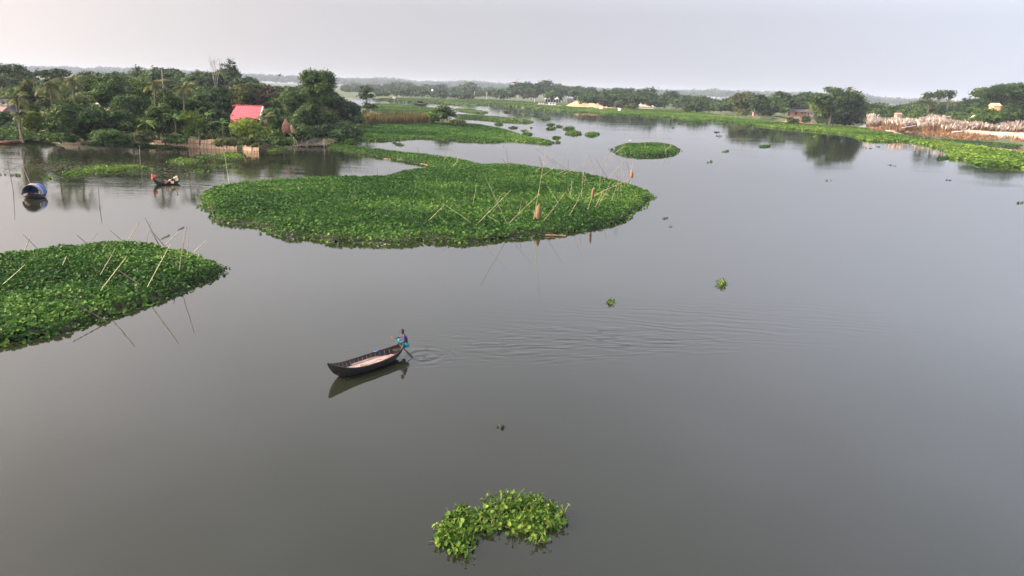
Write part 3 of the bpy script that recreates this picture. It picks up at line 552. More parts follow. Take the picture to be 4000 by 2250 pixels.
def banana(px, cy, rpx, base, label, z=1., n=9, mat='banana'):
    b = P(px, base, z); D = b[1]; c = Q(px, cy, D); R = rpx / F * D; r = np.random.default_rng(int(px * 5 + cy)); root = thing('banana_plant', b, label, 'banana plant', 'banana plants on the banks'); h = max(.6, c[2] - z)
    VV, TT = [], []
    for i in range(n):
        a = 2 * pi * i / n * 2.4 + r.uniform(-.3, .3); el = r.uniform(.5, 1.35); Lr = R * r.uniform(.8, 1.2); d = np.array([cos(a), sin(a), 0]); s = np.array([-sin(a), cos(a), 0]); p = np.zeros(3); pts = [p]
        for k in range(6): p = p + (d * cos(el) + np.array([0, 0, sin(el)])) * Lr / 6; pts.append(p); el -= r.uniform(.22, .38)
        tn = np.clip(r.normal(.5, .2), 0, 1)
        for k in range(1, 6):
            w0, w1 = [Lr * .13 * math.sin(pi * min(.98, (.1 + .88 * q / 6))) ** .6 for q in (k, k + 1)]
            for sg in (-1, 1):
                dn = np.array([0, 0, -.25]); VV.append([pts[k], pts[k + 1] if k < 6 else pts[6], pts[min(k + 1, 6)] + (s * sg + dn) * w1, pts[k] + (s * sg + dn) * w0]); TT.append(tn)
    V = np.array(VV).reshape(-1, 3) + [0, 0, h]; mk('leaves', V, np.arange(len(V)).reshape(-1, 4), M[mat], root, tint=TT)
    MB().tube([(0, 0, -.3), (.05, 0, h * .6), (0, 0, h + .1)], [.16, .13, .09], 7).build('stem', M['bstem'], root); return root
def branchy(name, px, top, wd, base, label, mat, z=1., leafy=None, seed=1, depth=4, cat='tree', dy=0):
    b = P(px, base, z); D = b[1]; 
    if dy: b = b + (b - CAM) * [1, 1, 0] * dy / b[1]; D = b[1]
    tp = Q(px, top, D); h = tp[2] - z; r = np.random.default_rng(seed); rad = wd / 2 / F * D; root = thing(name, b, label, cat); m = MB(); ends = []
    def grow(p, d, L, rr, k):
        e = p + d * L; m.tube([p, (p + e) / 2 + r.normal(0, L * .04, 3), e], [rr, rr * .85, rr * .65], 5 if k > 1 else 3, False)
        if k == 0: ends.append(e); return
        for i in range(3 if k > 1 else 4):
            a = r.uniform(0, 2 * pi); sp = r.uniform(.35, .75); nd = d + np.array([cos(a) * sp, sin(a) * sp, r.uniform(-.1, .35)]); nd /= np.linalg.norm(nd); grow(e, nd, L * r.uniform(.62, .85), rr * .6, k - 1)
    grow(np.array([0, 0, -.3]), np.array([.05, 0, 1.]), h * .36, max(.12, h * .018), depth)
    V = np.array(m.v); sc = rad / max(1e-6, np.abs(V[:, 0]).max()); zz = h / V[:, 2].max(); f = np.clip(V[:, 2] / (h * .3), 0, 1); m.v = [tuple(q) for q in np.column_stack([V[:, 0] * (1 + (sc - 1) * f), V[:, 1] * (1 + (sc - 1) * f), V[:, 2] * zz])]
    m.build('branches', M[mat], root)
    return root
def forest(name, prof, D0, D1, rows, label, mat, wd=11, z=.8, kinds=('round', 'umbrella', 'column'), leafk=.0026, seed=1, drop=6, cover=.8, tree_h=12):
    "many merged trees whose tops follow a skyline profile"
    r = np.random.default_rng(seed); VV, QQ, TT, CC, CT = [], [], [], [], []; b = 0; xs, ys = np.array(prof, float).T
    for k in range(rows):
        D = D1 + (D0 - D1) * k / max(1, rows - 1); stepx = wd * .62 / D * F; x = xs[0] + r.uniform(0, stepx)
        while x < xs[-1]:
            Dk = D * r.uniform(.96, 1.04); ty = np.interp(x, xs, ys) + k * drop + r.normal(0, drop * .35) + (0 if r.random() < .75 else drop * .8); tp = Q(x, ty, Dk); h = max(4, tp[2] - z); rad = wd / 2 * r.uniform(.75, 1.35); kd = kinds[r.integers(len(kinds))]; cb = .2 if h < 16 else .35
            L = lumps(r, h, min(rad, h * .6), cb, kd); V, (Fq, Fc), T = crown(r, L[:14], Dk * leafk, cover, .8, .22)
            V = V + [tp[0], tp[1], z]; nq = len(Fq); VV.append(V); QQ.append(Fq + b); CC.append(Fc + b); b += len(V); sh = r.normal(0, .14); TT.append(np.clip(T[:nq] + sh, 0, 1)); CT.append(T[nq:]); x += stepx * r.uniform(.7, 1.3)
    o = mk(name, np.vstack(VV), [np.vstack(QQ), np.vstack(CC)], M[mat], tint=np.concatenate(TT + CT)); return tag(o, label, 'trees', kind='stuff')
# left-bank backdrop
forest('forest', [(-700,240),(-60,240),(60,252),(100,262),(200,278),(330,283),(430,285),(470,268),(540,256),(610,258),(650,268),(700,252),(760,262),(860,262),(920,272),(985,296),(1040,318),(1110,330),(1180,332),(1260,340)], 290, 370, 3, 'dark wooded rise behind the trees of the left bank', 'deep', 12, seed=71, drop=11)
forest('forest', [(-600,300),(0,310),(150,330),(300,345),(420,345),(600,342),(760,345),(850,350),(960,350),(1060,356),(1150,365),(1300,390)], 232, 268, 2, 'dense green undergrowth behind the front trees on the left bank', 'mid', 9, seed=72, drop=20)
tree(95, 246, 44, 430, 'umbrella', 'deep', 'flat-topped dark tree standing above the skyline at far left', .55, seed=5)
tree(20, 242, 80, 430, 'umbrella', 'deep', 'wide dark tree on the skyline at the left photo edge', .45, seed=6)
tree(232, 262, 100, 420, 'umbrella', 'deep', 'low spreading dark tree on the skyline behind two palms', .6, seed=7)
branchy('bare_tree', 850, 205, 58, 440, 'leafless pale tree rising above the wooded skyline', 'pale_bark', seed=8, depth=4)
tree(903, 222, 54, 440, 'umbrella', 'deep', 'dark tree with wind-swept tiers beside the leafless tree on the skyline', .55, seed=9, cover=1.0)
palm(645, 268, 11, 440, 'thin bare-stemmed palm poking above the wooded skyline', trunk='pale_bark', n=10)
forest('undergrowth', [(215,485),(330,490),(420,498),(520,498),(640,505),(760,508),(900,512),(1000,520),(1080,515),(1200,500),(1260,480),(1400,458)], 168, 190, 3, 'dark undergrowth filling the gaps below the left bank trees', 'deep', 5.5, seed=85, drop=12, kinds=('bush',), tree_h=4)
# left bank trees, back to front
TL = [
 (10,440,80,500,'round','mid','green tree crowding the rusty roofed house at far left',.0),
 (235,445,90,553,'round','mid','rounded green tree under the left coconut palm',.0),
 (410,262,165,500,'round','mid','tall dark rounded tree behind the pale green roof on the left bank',.12),
 (555,284,110,503,'round','mid','tall tree with yellow-green top right of the tall dark rounded one',.12),
 (120,308,95,520,'column','olive','vine-draped olive tree beside the brown-fronded palm at far left',.05),
 (300,375,140,520,'round','olive','mid green tree below the two big coconut palms',.1),
 (210,345,110,505,'round','olive','dark tree between the two left coconut palms',.1),
 (515,358,125,540,'round','mid','mid green tree left of the lime bush, above the banana plant',.1),
 (850,325,130,494,'round','deep','dark tree left of and behind the red roof',.1),
 (970,322,135,490,'round','olive','olive tree directly behind the red roof',.15),
 (1058,334,105,492,'umbrella','brown','reddish-brown half-withered tree behind the right end of the red roof',.2),
 (1150,338,120,515,'round','mid','dark green tree between the brownish tree and the tallest rounded tree',.1),
 (1248,281,185,508,'column','mid','tallest rounded dark tree at the right end of the left bank',.02),
 (1195,400,100,525,'round','mid','leafy green tree at the left foot of the tallest rounded tree',.05),
 (1338,368,125,504,'round','deep','low dark tree at the right foot of the tallest rounded tree',.02),
 (1392,430,60,492,'bush','deep','dark shrub under the slim two-tiered tree',.0),
 (660,343,130,532,'round','mid','round mid green tree left of the drooping palm in the bank centre',.1),
 (775,350,110,530,'round','mid','dark leafy tree above the lime bush',.1),
 (640,400,120,551,'round','mid','lower leafy tree behind the dead brush heap',.05),
 (740,436,110,551,'round','lime','bright lime green bush-tree behind the young banana plants',.05),
 (330,400,230,548,'round','mid','wide dark leafy tree overhanging the muddy bank where the boat is tied',.0),
 (470,425,110,552,'round','mid','leafy shrub-tree right of the overhanging tree',.0),
 (858,420,90,538,'round','deep','dark tree at the left front of the red roof',.05),
 (1080,415,90,538,'round','mid','leafy tree at the right front of the red roof',.05),
 (150,435,100,545,'round','lime','yellow-green vine-covered shrub at far left',.0),
]
for x, t, w_, b_, k, m, lb, cb in TL: tree(x, t, w_, b_, k, m, lb, cb, group='trees of the left bank')
tree(1438, 337, 74, 470, 'tiers', 'deep', 'slim dark tree with two tiers of foliage standing alone near the reeds', .12, group='trees of the left bank', seed=31)
for x, t, w_, b_, m, lb in [(972,447,160,562,'lime','large yellow-green bush above the gap in the woven fence'),(1085,506,110,577,'mid','dark green bush hanging over the water left of the brown net'),(1185,476,95,548,'mid','vine-covered bush behind the bamboo raft'),
 (558,432,90,548,'lime','feathery yellow-green shrub behind the banana plant'),(430,515,170,560,'grass','low bright shrubs on the bank beside the fence start'),(240,520,120,556,'grass','low shrub above the tied wooden boat'),(885,530,90,573,'olive','low olive shrub behind the woven fence'),(985,520,90,582,'olive','olive shrub right behind the short fence panel'),
 (820,505,60,555,'olive','small dark shrub between two young banana plants'),(560,515,100,560,'olive','dull shrub behind the left end of the fence'),(690,525,80,560,'mid','green shrub right of the dead brush behind the fence'),(1731,397,92,480,'mid','round bush at the tip of the reedy spit'),(1790,468,60,486,'olive','low scrub at the water end of the spit')]:
    tree(x, t, w_, b_, 'bush', m, lb, 0, name='bush', cat='bush', group='bushes along the left bank')
branchy('dead_bush', 645, 482, 80, 560, 'heap of dead brown brush leaning over the woven fence', 'brown', seed=21, cat='bush')
branchy('dead_bush', 1297, 432, 66, 500, 'bare reddish bush below the tallest rounded tree', 'brown', seed=22, cat='bush')
for x, c, rp, b_, lb in [(220,335,72,546,'coconut palm with yellowing hanging fronds, left of the big pair'),(303,320,68,540,'coconut palm with full dark crown, right of the big pair'),(622,330,58,546,'palm with upright crown right of the yellow-green topped tree'),(735,345,54,546,'half-hidden palm above the lime green bush'),(84,385,62,548,'palm with brown drooping fronds beside the far left houses'),(92,445,38,552,'short palm on the far left bank'),(1050,462,46,556,'small yellow-green palm at the right end of the red roof')]:
    palm(x, c, rp, b_, lb)
for x, c, rp, b_, lb, n in [(578,488,50,560,'large banana plant at the left end of the fence',10),(690,472,52,557,'banana plant just right of the dead brush',9),(731,512,24,558,'young banana plant, left of two behind the fence',7),(780,510,26,560,'young banana plant with a bright upright leaf, right of two behind the fence',7),(873,484,46,560,'broad-leaved banana plant left of the yellow-green bush',9),(809,456,42,552,'tall banana plant under the dark tree by the red roof',8),(782,436,36,545,'banana plant tops above the lime bush',7),(372,415,22,535,'banana leaves beside the pale green roof',6),(1678,452,32,480,'banana clump left of the round spit bush',10)]:
    banana(x, c, rp, b_, lb, n=n)
# brown reeds on the spit
def reeds(name, px, dens, h, mat, label, seed, z=.8, w=.12, plume=None, jit=.3, gaps=0):
    r = np.random.default_rng(seed); poly = np.array([P(x, y, z)[:2] for x, y in px]); lo, hi = poly.min(0), poly.max(0); pt = r.uniform(lo, hi, (int((hi - lo).prod() * dens), 2)); pt = pt[inside(pt, poly)]; pt = pt[vn(pt[:, 0], pt[:, 1], gaps or 9, seed + 9) < .5] if gaps else pt; n = len(pt)
    a = r.uniform(0, pi, n); d = np.stack([np.cos(a), np.sin(a), np.zeros(n)], 1) * w; hh = h * r.uniform(.6, 1.15, n) * ((.35 + 1.1 * vn(pt[:, 0], pt[:, 1], 7, seed)) if gaps else (.75 + .5 * vn(pt[:, 0], pt[:, 1], 4, seed))); ln = r.normal(0, jit, (n, 2)) * hh[:, None] * .5
    b = np.column_stack([pt, np.full(n, z - .1)]); tp = b + np.column_stack([ln, hh]); V = np.stack([b - d, b + d, tp + d * .4, tp - d * .4], 1).reshape(-1, 3); c0 = b.mean(0); 
    o = mk(name, V - c0, np.arange(n * 4).reshape(-1, 4), M[mat], tint=np.clip(r.normal(.5, .22, n), 0, 1), loc=c0); tag(o, label, 'grass', kind='stuff'); return b, tp, n
reeds('tall_reeds', [(1405,482),(1480,474),(1600,472),(1690,474),(1700,479),(1600,481),(1480,482),(1410,490)], 6, 2.9, 'reed', 'band of dry brown reeds along the spit', 81, w=.14)
reeds('tall_reeds', [(1400,476),(1480,470),(1600,468),(1650,470),(1600,473),(1480,476)], 5, 3.0, 'olive', 'greener reeds behind the brown band', 82, w=.16)
# far landscape
forest('forest', [(60,262),(200,262),(280,266),(480,266),(600,270),(980,290),(1100,296),(1200,300),(1330,306),(1420,308),(1500,304),(1520,308),(1620,318),(1700,320),(1830,318),(1900,324),(2000,330),(2120,338),(2290,345),(2500,352),(2640,354),(2700,355),(2800,352),(2900,356),(3050,362),(3180,362),(3300,366),(3360,368),(3400,376),(3470,385),(3560,388),(3700,385)], 3400, 4300, 4, 'hazy blue-grey line of distant woods along the horizon', 'deep', 62, seed=73, drop=3.2, leafk=.0022, kinds=('round', 'round', 'umbrella'), cover=.9)
forest('forest', [(1330,334),(1500,326),(1560,322),(1640,334),(1760,338),(1900,340),(1960,344)], 1250, 1500, 3, 'hazy middle-distance woods behind the far river bend', 'deep', 24, seed=74, drop=6)
forest('forest', [(1470,352),(1540,345),(1640,344),(1700,358),(1760,364),(1840,366)], 900, 1020, 2, 'grove of grey-green trees on the far bank above the reeds', 'deep', 15, seed=75, drop=7)
forest('forest', [(1790,338),(1830,332),(1890,345),(1940,350),(1990,352)], 1100, 1250, 2, 'far trees just left of the power poles', 'deep', 16, seed=76, drop=9)
forest('forest', [(1940,335),(1990,342),(2045,316),(2080,330),(2125,316),(2170,320),(2225,340),(2250,334),(2290,346),(2330,350)], 850, 960, 3, 'tall hazy rounded trees behind the white pavilion', 'deep', 20, seed=77, drop=12, kinds=('round', 'umbrella'))
forest('forest', [(2270,352),(2340,350),(2400,342),(2460,345),(2540,345),(2600,356),(2640,362),(2700,372),(2780,382),(2870,384)], 640, 740, 3, 'dark green trees behind the sand heaps', 'deep', 15, seed=78, drop=11)
forest('forest', [(2660,384),(2760,388),(2850,386),(2920,392)], 560, 600, 1, 'row of green trees behind the turquoise hut', 'mid', 11, seed=79, drop=8)
forest('forest', [(3360,404),(3430,392),(3500,388),(3560,392),(3620,384),(3680,388),(3760,378),(3830,364),(3900,354),(4000,352),(4100,352),(4400,370)], 470, 540, 3, 'dark wood behind the sand bank at right', 'deep', 15, seed=80, drop=13)
forest('forest', [(3370,432),(3450,425),(3560,430),(3700,432),(3800,425),(3900,420),(4000,425),(4400,450)], 420, 450, 2, 'lower green trees right behind the sand bank', 'mid', 11, seed=84, drop=14)
TR = [(3012,388,80,462,'round','mid','mid green tree between the round dark tree and the brick house',.05),(3190,374,90,466,'round','deep','dark tree joined to the left side of the tallest spreading tree',.05),(2900,362,95,454,'round','olive','brownish-green tree behind the two shore palms on the right bank',.1),(2972,370,100,460,'round','deep','round dark tree right of the two shore palms',.05),(3050,366,110,458,'round','deep','broad dark tree left of the brick house',.1),(3140,370,125,459,'round','deep','rounded dark tree behind the brick house',.1),
 (3240,336,140,488,'umbrella','deep','tallest spreading tree on the right bank above the grey-roofed hut',.25),(3235,385,130,486,'round','mid','leafy lower crown under the tallest spreading tree',.15),(3318,362,105,488,'column','deep','dark blue-green tree right of the tallest spreading tree',.0),(3352,372,60,484,'column','olive','brownish tree at the right end of the right bank grove',.05),
 (3900,318,200,505,'umbrella','deep','huge flat-crowned tree on the right skyline above the yellow house',.5),(3615,353,60,490,'umbrella','deep','flat-topped tree on the skyline left of the twin small crowns',.55),(3650,352,28,490,'umbrella','deep','left of twin small flat crowns on the right skyline',.75),(3688,352,40,490,'umbrella','deep','right of twin small flat crowns on the right skyline',.75),
 (3578,422,120,482,'round','olive','rounded olive tree behind the sand bank by the concrete hut',.05),(3720,424,90,487,'round','deep','dark rounded tree behind the middle of the sand bank',.05),(3540,405,80,478,'round','olive','pale green tree above the concrete hut',.1),(3852,424,110,524,'round','mid','leafy tree in front of the yellow house, its lower left',.05),(3938,420,90,524,'round','deep','dark tree at the lower right of the yellow house',.05),(3790,462,70,520,'round','deep','low dark tree left of the white shed roof',.05)]
for x, t, w_, b_, k, m, lb, cb in TR: tree(x, t, w_, b_, k, m, lb, cb, group='trees of the right bank', z=1.2)
for x, t, w_, b_, m, lb in [(2900,417,44,458,'olive','olive bush at the foot of the left shore palm'),(3222,455,50,484,'mid','cone-shaped bush in front of the grey-roofed hut'),(3275,452,60,486,'deep','vine-covered bush at the foot of the tallest spreading tree'),(3146,450,28,481,'mid','green bush in front of the middle of the brick house'),(3085,458,22,480,'olive','small scrub before the left end of the brick house'),(2690,404,60,432,'deep','dark bush left of the turquoise hut'),(2440,398,100,422,'olive','brownish scrub in front of the pale sand'),(3100,462,40,480,'mid','green weeds at the left foot of the earth slope')]:
    tree(x, t, w_, b_, 'bush', m, lb, 0, name='bush', cat='bush', group='bushes on the right bank')
for x, c, rp, b_, lb in [(2887,388,24,442,'left of two drooping palms on the right shore'),(2930,390,24,444,'right of two drooping palms on the right shore'),(3010,418,20,452,'small grey palm near the right bank shack'),(3298,345,18,480,'palm crown poking above the tallest spreading tree'),(3715,402,20,485,'palm crown above the concrete hut trees'),(3575,400,22,478,'palm crown behind the olive tree by the concrete hut')]:
    palm(x, c, rp, b_, lb, z=1.2)
for x, c, rp, b_, lb in [(3062,430,28,472,'tall banana clump left of the brick house'),(3045,452,20,478,'low banana plant drooping on the green shore')]: banana(x, c, rp, b_, lb, z=1.2, n=11)
# ---------------------------------------------------------------- sand, earth
def ridge(name, px, h, mat, bank, seed, cell, rough=.5, z0=0, label=None, cat=None, kind='structure'):
    poly = smooth_poly([P(x, y)[:2] for x, y in px], seed, cell * .3, 2); lo, hi = poly.min(0), poly.max(0); nx, ny = [int(v) + 3 for v in (hi - lo) / cell]
    gx, gy = np.meshgrid(lo[0] - cell + np.arange(nx) * cell, lo[1] - cell + np.arange(ny) * cell, indexing='ij'); g = np.stack([gx.ravel(), gy.ravel()], 1); d = np.where(inside(g, poly), edist(g, poly), -.5)
    t = np.clip(d / bank, 0, 1); z = np.where(d > 0, h * np.sin(t * pi / 2) * (1 - rough / 2 + rough * vn(g[:, 0], g[:, 1], bank * .8, seed)) + .12 * vn(g[:, 0], g[:, 1], cell * 1.5, seed + 1) * h, -.6) + z0
    I = np.arange(nx * ny).reshape(nx, ny); Q4 = np.stack([I[:-1, :-1], I[1:, :-1], I[1:, 1:], I[:-1, 1:]], -1).reshape(-1, 4); Q4 = Q4[(d[Q4] > 0).any(1)]; u, inv = np.unique(Q4, return_inverse=True)
    o = mk(name, np.column_stack([g, z])[u], inv.reshape(-1, 4), M[mat], smooth=True); tag(o, label, cat, None, kind); return o
ridge('sand_bank', [(3378,502),(3440,505),(3500,512),(3600,526),(3700,537),(3800,545),(3900,552),(3980,556),(4150,575),(4250,560),(4000,525),(3900,512),(3750,500),(3600,490),(3480,480),(3400,484)], 2.9, 'sand', 15, 5, 1.2, .55)
def heap(px, base, wpx, toppx, ry, mat, label, seed, lumps_):
    "sand heap: several overlapping cones of slumped sand on one sheet"
    b = P(px, base, .5); D = b[1]; rx = wpx / 2 / F * D; h = max(1.2, Q(px, toppx, D)[2] - .5); b[1] += ry; n = 46; gx, gy = np.meshgrid(np.linspace(-1.15, 1.15, n), np.linspace(-1.2, 1.2, n), indexing='ij'); z = np.zeros_like(gx)
    for cx, cy, sx_, sy_, k in lumps_: rr = np.sqrt(((gx - cx) / sx_) ** 2 + ((gy - cy) / sy_) ** 2); z = np.maximum(z, k * np.clip(1 - rr, 0, 1) ** .75)
    z = z * h * (.93 + .14 * vn(gx.ravel() + 5, gy.ravel() + 5, .12, seed).reshape(n, n)) - .35 * (z <= 0); I = np.arange(n * n).reshape(n, n); Q4 = np.stack([I[:-1, :-1], I[1:, :-1], I[1:, 1:], I[:-1, 1:]], -1).reshape(-1, 4)
    o = mk('sand_heap', np.column_stack([(gx * rx).ravel(), (gy * ry).ravel(), z.ravel()]), Q4, M[mat], loc=b, smooth=True); tag(o, label, 'sand heap')
heap(2300, 421, 180, 392, 14, 'orangesand', 'tall heap of orange dredged sand on the far shore', 6, [(-.35, 0, .6, .9, .96), (-.05, .1, .6, .9, 1), (.3, 0, .65, .9, .92), (-.1, -.5, .7, .5, .4), (.75, -.1, .4, .7, .35)])
heap(2410, 417, 150, 402, 12, 'sand', 'pale flat sand heap right of the orange one', 7, [(-.4, 0, .7, 1, 1), (.2, 0, .8, 1, .85), (.6, .1, .5, .8, .6)])
heap(2560, 418, 170, 407, 12, 'sand', 'long low pale sand heap behind the power poles', 8, [(-.5, 0, .6, 1, 1), (0, 0, .7, 1, .8), (.5, .1, .6, .8, .6)])
heap(2767, 423, 66, 411, 8, 'earth', 'small reddish heap right of the turquoise hut', 9, [(-.2, 0, .7, 1, 1), (.5, 0, .6, 1, .6)])
ridge('earth_slope', [(3055,476),(3100,482),(3150,484),(3185,484),(3190,474),(3175,466),(3085,464),(3070,470)], 1.7, 'earth', 8, 10, 1.0, .5, .2)
ridge('mud_bank', [(190,556),(240,562),(300,564),(342,565),(344,556),(300,548),(250,545)], 1.2, 'mud', 6, 11, .7, .5)
b, tp, n = reeds('dry_tall_grass', [(3380,498),(3430,496),(3470,500),(3480,490),(3400,484)], 4, 3.2, 'kstem', 'dry brown tall grass at the left end of the sand bank', 91, gaps=8, z=1.8, w=.16, jit=.3)
def plumes(b, tp, label, seed, frac=.6):
    r = np.random.default_rng(seed); k = r.random(len(b)) < frac; q = tp[k]; d = (q - b[k]); d /= np.linalg.norm(d, axis=1)[:, None]; n = len(q); a = r.uniform(0, pi, n); s = np.stack([np.cos(a), np.sin(a), np.zeros(n)], 1) * .34
    L = r.uniform(.8, 1.6, n)[:, None]; e = q + (d + np.column_stack([r.normal(.15, .3, n), r.normal(0, .2, n), np.zeros(n)])) * L; m = (q + e) / 2
    V = np.stack([q - d * .3, m - s, e, m + s], 1).reshape(-1, 3); c0 = q.mean(0); tag(mk('grass_plumes', V - c0, np.arange(n * 4).reshape(-1, 4), M['plume'], tint=np.clip(r.normal(.5, .3, n), 0, 1), loc=c0), label, 'grass', None, 'stuff')
plumes(b, tp, 'white feathery plumes on the grass at the left end of the sand bank', 92, .85)
b, tp, n = reeds('dry_tall_grass', [(3530,500),(3620,512),(3700,520),(3790,524),(3800,516),(3700,500),(3620,492),(3540,488)], 3.6, 3.5, 'kstem', 'dry brown tall grass over the middle of the sand bank', 93, gaps=11, z=1.9, w=.18, jit=.35)
plumes(b, tp, 'white feathery plumes along the middle of the sand bank', 94, .85)
b, tp, n = reeds('dry_tall_grass', [(3790,528),(3880,534),(3940,540),(4060,556),(4080,530),(3960,506),(3860,500),(3780,500)], 3.4, 3.5, 'kstem', 'dry brown tall grass on the right part of the sand bank', 95, gaps=14, z=1.9, w=.18, jit=.3)
plumes(b, tp, 'white feathery plumes on the right part of the sand bank', 96, .95)
reeds('dry_low_tufts', [(3400,508),(3500,514),(3620,530),(3720,540),(3850,550),(3990,560),(4080,570),(4060,552),(3900,534),(3760,522),(3600,508),(3480,498)], 1.6, 1.2, 'kstem', 'sparse low dry tufts scattered on the sand slope', 99, z=1.2, w=.22, jit=.8, gaps=6)
b, tp, n = reeds('dry_tall_grass', [(3475,505),(3530,510),(3550,504),(3500,498)], 4, 3.0, 'kstem', 'dry grass tuft beside the concrete hut', 97, z=1.9, w=.18)
plumes(b, tp, 'white plumes beside the concrete hut', 98, .6)
hyac('bank_weeds', [(3640,542),(3720,552),(3800,560),(3900,572),(4000,580),(4000,566),(3880,556),(3760,548)], .5, 3, .5, 'grass', 'green and brown weeds at the foot of the sand bank', kind='stuff', seed=65)
for a, c, lb in [((3524,499),(3576,491),'long pale pipe lying on the left part of the sand bank'),((3718,516),(3762,512),'short pale pipe lying on the sand near the middle')]:
    p, q = P(*a, 3.4), P(*c, 3.9); o = MB().tube([(0, 0, 0), q - p], .17, 8).build('pipe', M['white'], None, p); tag(o, lb, 'pipe', 'pale pipes on the sand bank')
# ---------------------------------------------------------------- houses
def hut(name, px, base, wpx, hpx, depth, label, wall, roof, z=1.1, rz=0., rh=.45, over=.6, hip=False, door=True, cat='house', group=None, dy=0, dz=0):
    b = P(px, base, z) + np.array([0, 0, dz]); k = b[1] / F; wd, hh = wpx * k, hpx * k; root = thing(name, b, label, cat, group, rz)
    wh = hh * (1 - rh); MB().box((0, depth / 2, wh / 2 - .4), (wd, depth, wh + .8)).build('wall', M[wall], root)
    o = over; e = wh; t = hh; y0, y1 = -o, depth + o; x0, x1 = -wd / 2 - o, wd / 2 + o; hx = wd * .28 if hip else 0; m = MB()
    T = .12; m.add([(x0, y0, e), (x1, y0, e), (x1, y1, e), (x0, y1, e), (x0 + hx, depth / 2, t), (x1 - hx, depth / 2, t), (x0, y0, e - T), (x1, y0, e - T), (x1, y1, e - T), (x0, y1, e - T)],
      [(0, 1, 5, 4), (2, 3, 4, 5), (3, 0, 4), (1, 2, 5), (6, 7, 1, 0), (7, 8, 2, 1), (8, 9, 3, 2), (9, 6, 0, 3), (9, 8, 7, 6)]); m.build('roof', M[roof], root)
    if door:
        MB().box((-wd * .18, -.03, min(1., wh * .4)), (min(1.1, wd * .16), .06, min(2, wh * .8))).build('door', M['dark'], root)
        MB().box((wd * .2, -.03, wh * .55), (min(1.1, wd * .14), .06, min(1, wh * .35))).build('window', M['dark'], root)
    return root
# red roofed house: ridge left-right, roof slope towards the river
b = P(968, 505, 1.1); D = b[1] + 1; root = thing('house', (Q(968, 413, D)[0], D, 1.1), 'house with a bright red-pink tiled roof and white gable edge among the left bank trees', 'house')
ridgeZ = Q(975, 413, D + 3)[2] - 1.1; xl, xr = Q(920, 410, D + 3)[0], Q(1027, 417, D + 3)[0]; X0 = root.location.x; xl -= X0; xr -= X0
MB().box(((xl + xr) / 2, 3, .7), (xr - xl - 1.0, 5.6, 2.4)).build('wall', M['plaster'], root)
rm = bpy.data.meshes.new('roof'); ez = 1.85
def roofpart(nm, verts, faces, mt): return MB().add(verts, faces).build(nm, M[mt], root)
# the tiles' local coordinates lie in the slope so the pattern follows it
sl = math.atan2(ridgeZ - ez, 3.9); Ls = math.hypot(ridgeZ - ez, 3.9)
ro = MB().add([(xl - 1.0, 0, 0), (xr, 0, 0), (xr, Ls, 0), (xl + .3, Ls, 0), (xl - 1.0, 0, -.12), (xr, 0, -.12), (xr, Ls, -.12), (xl + .3, Ls, -.12)], [(0, 1, 2, 3), (7, 6, 5, 4), (0, 4, 5, 1), (1, 5, 6, 2), (3, 2, 6, 7), (0, 3, 7, 4)]).build('roof', M['redroof'], root); ro.location = (0, -.9, ez); ro.rotation_euler = (sl, 0, 0)
ro2 = MB().add([(xl - .3, 0, 0), (xr, 0, 0), (xr, Ls, 0), (xl - 1, Ls, 0), (xl - .3, 0, -.12), (xr, 0, -.12), (xr, Ls, -.12), (xl - 1, Ls, -.12)], [(0, 1, 2, 3), (7, 6, 5, 4), (0, 4, 5, 1), (1, 5, 6, 2), (3, 2, 6, 7), (0, 3, 7, 4)]).build('roof', M['redroof'], root); ro2.location = (0, 6.9, ez); ro2.rotation_euler = (sl, 0, 0); ro2.scale = (1, -1, 1); ro2.rotation_euler = (-sl, 0, 0); ro2.location = (0, 6.9, ez)
MB().tube([(xl, 3, ridgeZ + .05), (xr + .1, 3, ridgeZ + .05)], .12, 6).build('ridge_cap', M['redroof'], root)
MB().add([(xr + .12, -1.0, ez - .1), (xr + .12, 3, ridgeZ + .05), (xr + .12, 7, ez - .1), (xr + .12, 6.3, ez - .1), (xr + .12, 3, ridgeZ - .5), (xr + .12, -.3, ez - .1), (xr - .1, -1.0, ez - .1), (xr - .1, 3, ridgeZ + .05), (xr - .1, 7, ez - .1), (xr - .1, 6.3, ez - .1), (xr - .1, 3, ridgeZ - .5), (xr - .1, -.3, ez - .1)], [(0, 5, 4, 1), (1, 4, 3, 2), (6, 7, 10, 11), (7, 8, 9, 10), (0, 1, 7, 6), (1, 2, 8, 7), (5, 11, 10, 4), (4, 10, 9, 3)]).build('gable_board', M['white'], root)
MB().add([(xr - .35, .3, 1.6), (xr - .35, 5.7, 1.6), (xr - .35, 3, ridgeZ - .3), (xr - .5, .3, 1.6), (xr - .5, 5.7, 1.6), (xr - .5, 3, ridgeZ - .3)], [(0, 1, 2), (5, 4, 3), (0, 2, 5, 3), (1, 4, 5, 2)]).build('gable_wall', M['plaster'], root)
hut('house', -70, 480, 120, 62, 7, 'house with rusty pink tin roof at the left photo edge', 'greytarp', 'rustroof', rh=.5)
hut('house', 12, 440, 60, 50, 8, 'grey tin-roofed house behind the rusty roofed one at far left', 'greytarp', 'tinroof', rh=.45)
hut('house', 414, 476, 66, 72, 6, 'pale green flat roof showing between the dark trees', 'plaster', 'green_roof', rh=.1)
hut('house', 815, 470, 24, 40, 5, 'sliver of pale roof among the dark trees left of the red roof', 'plaster', 'tinroof', rh=.1)
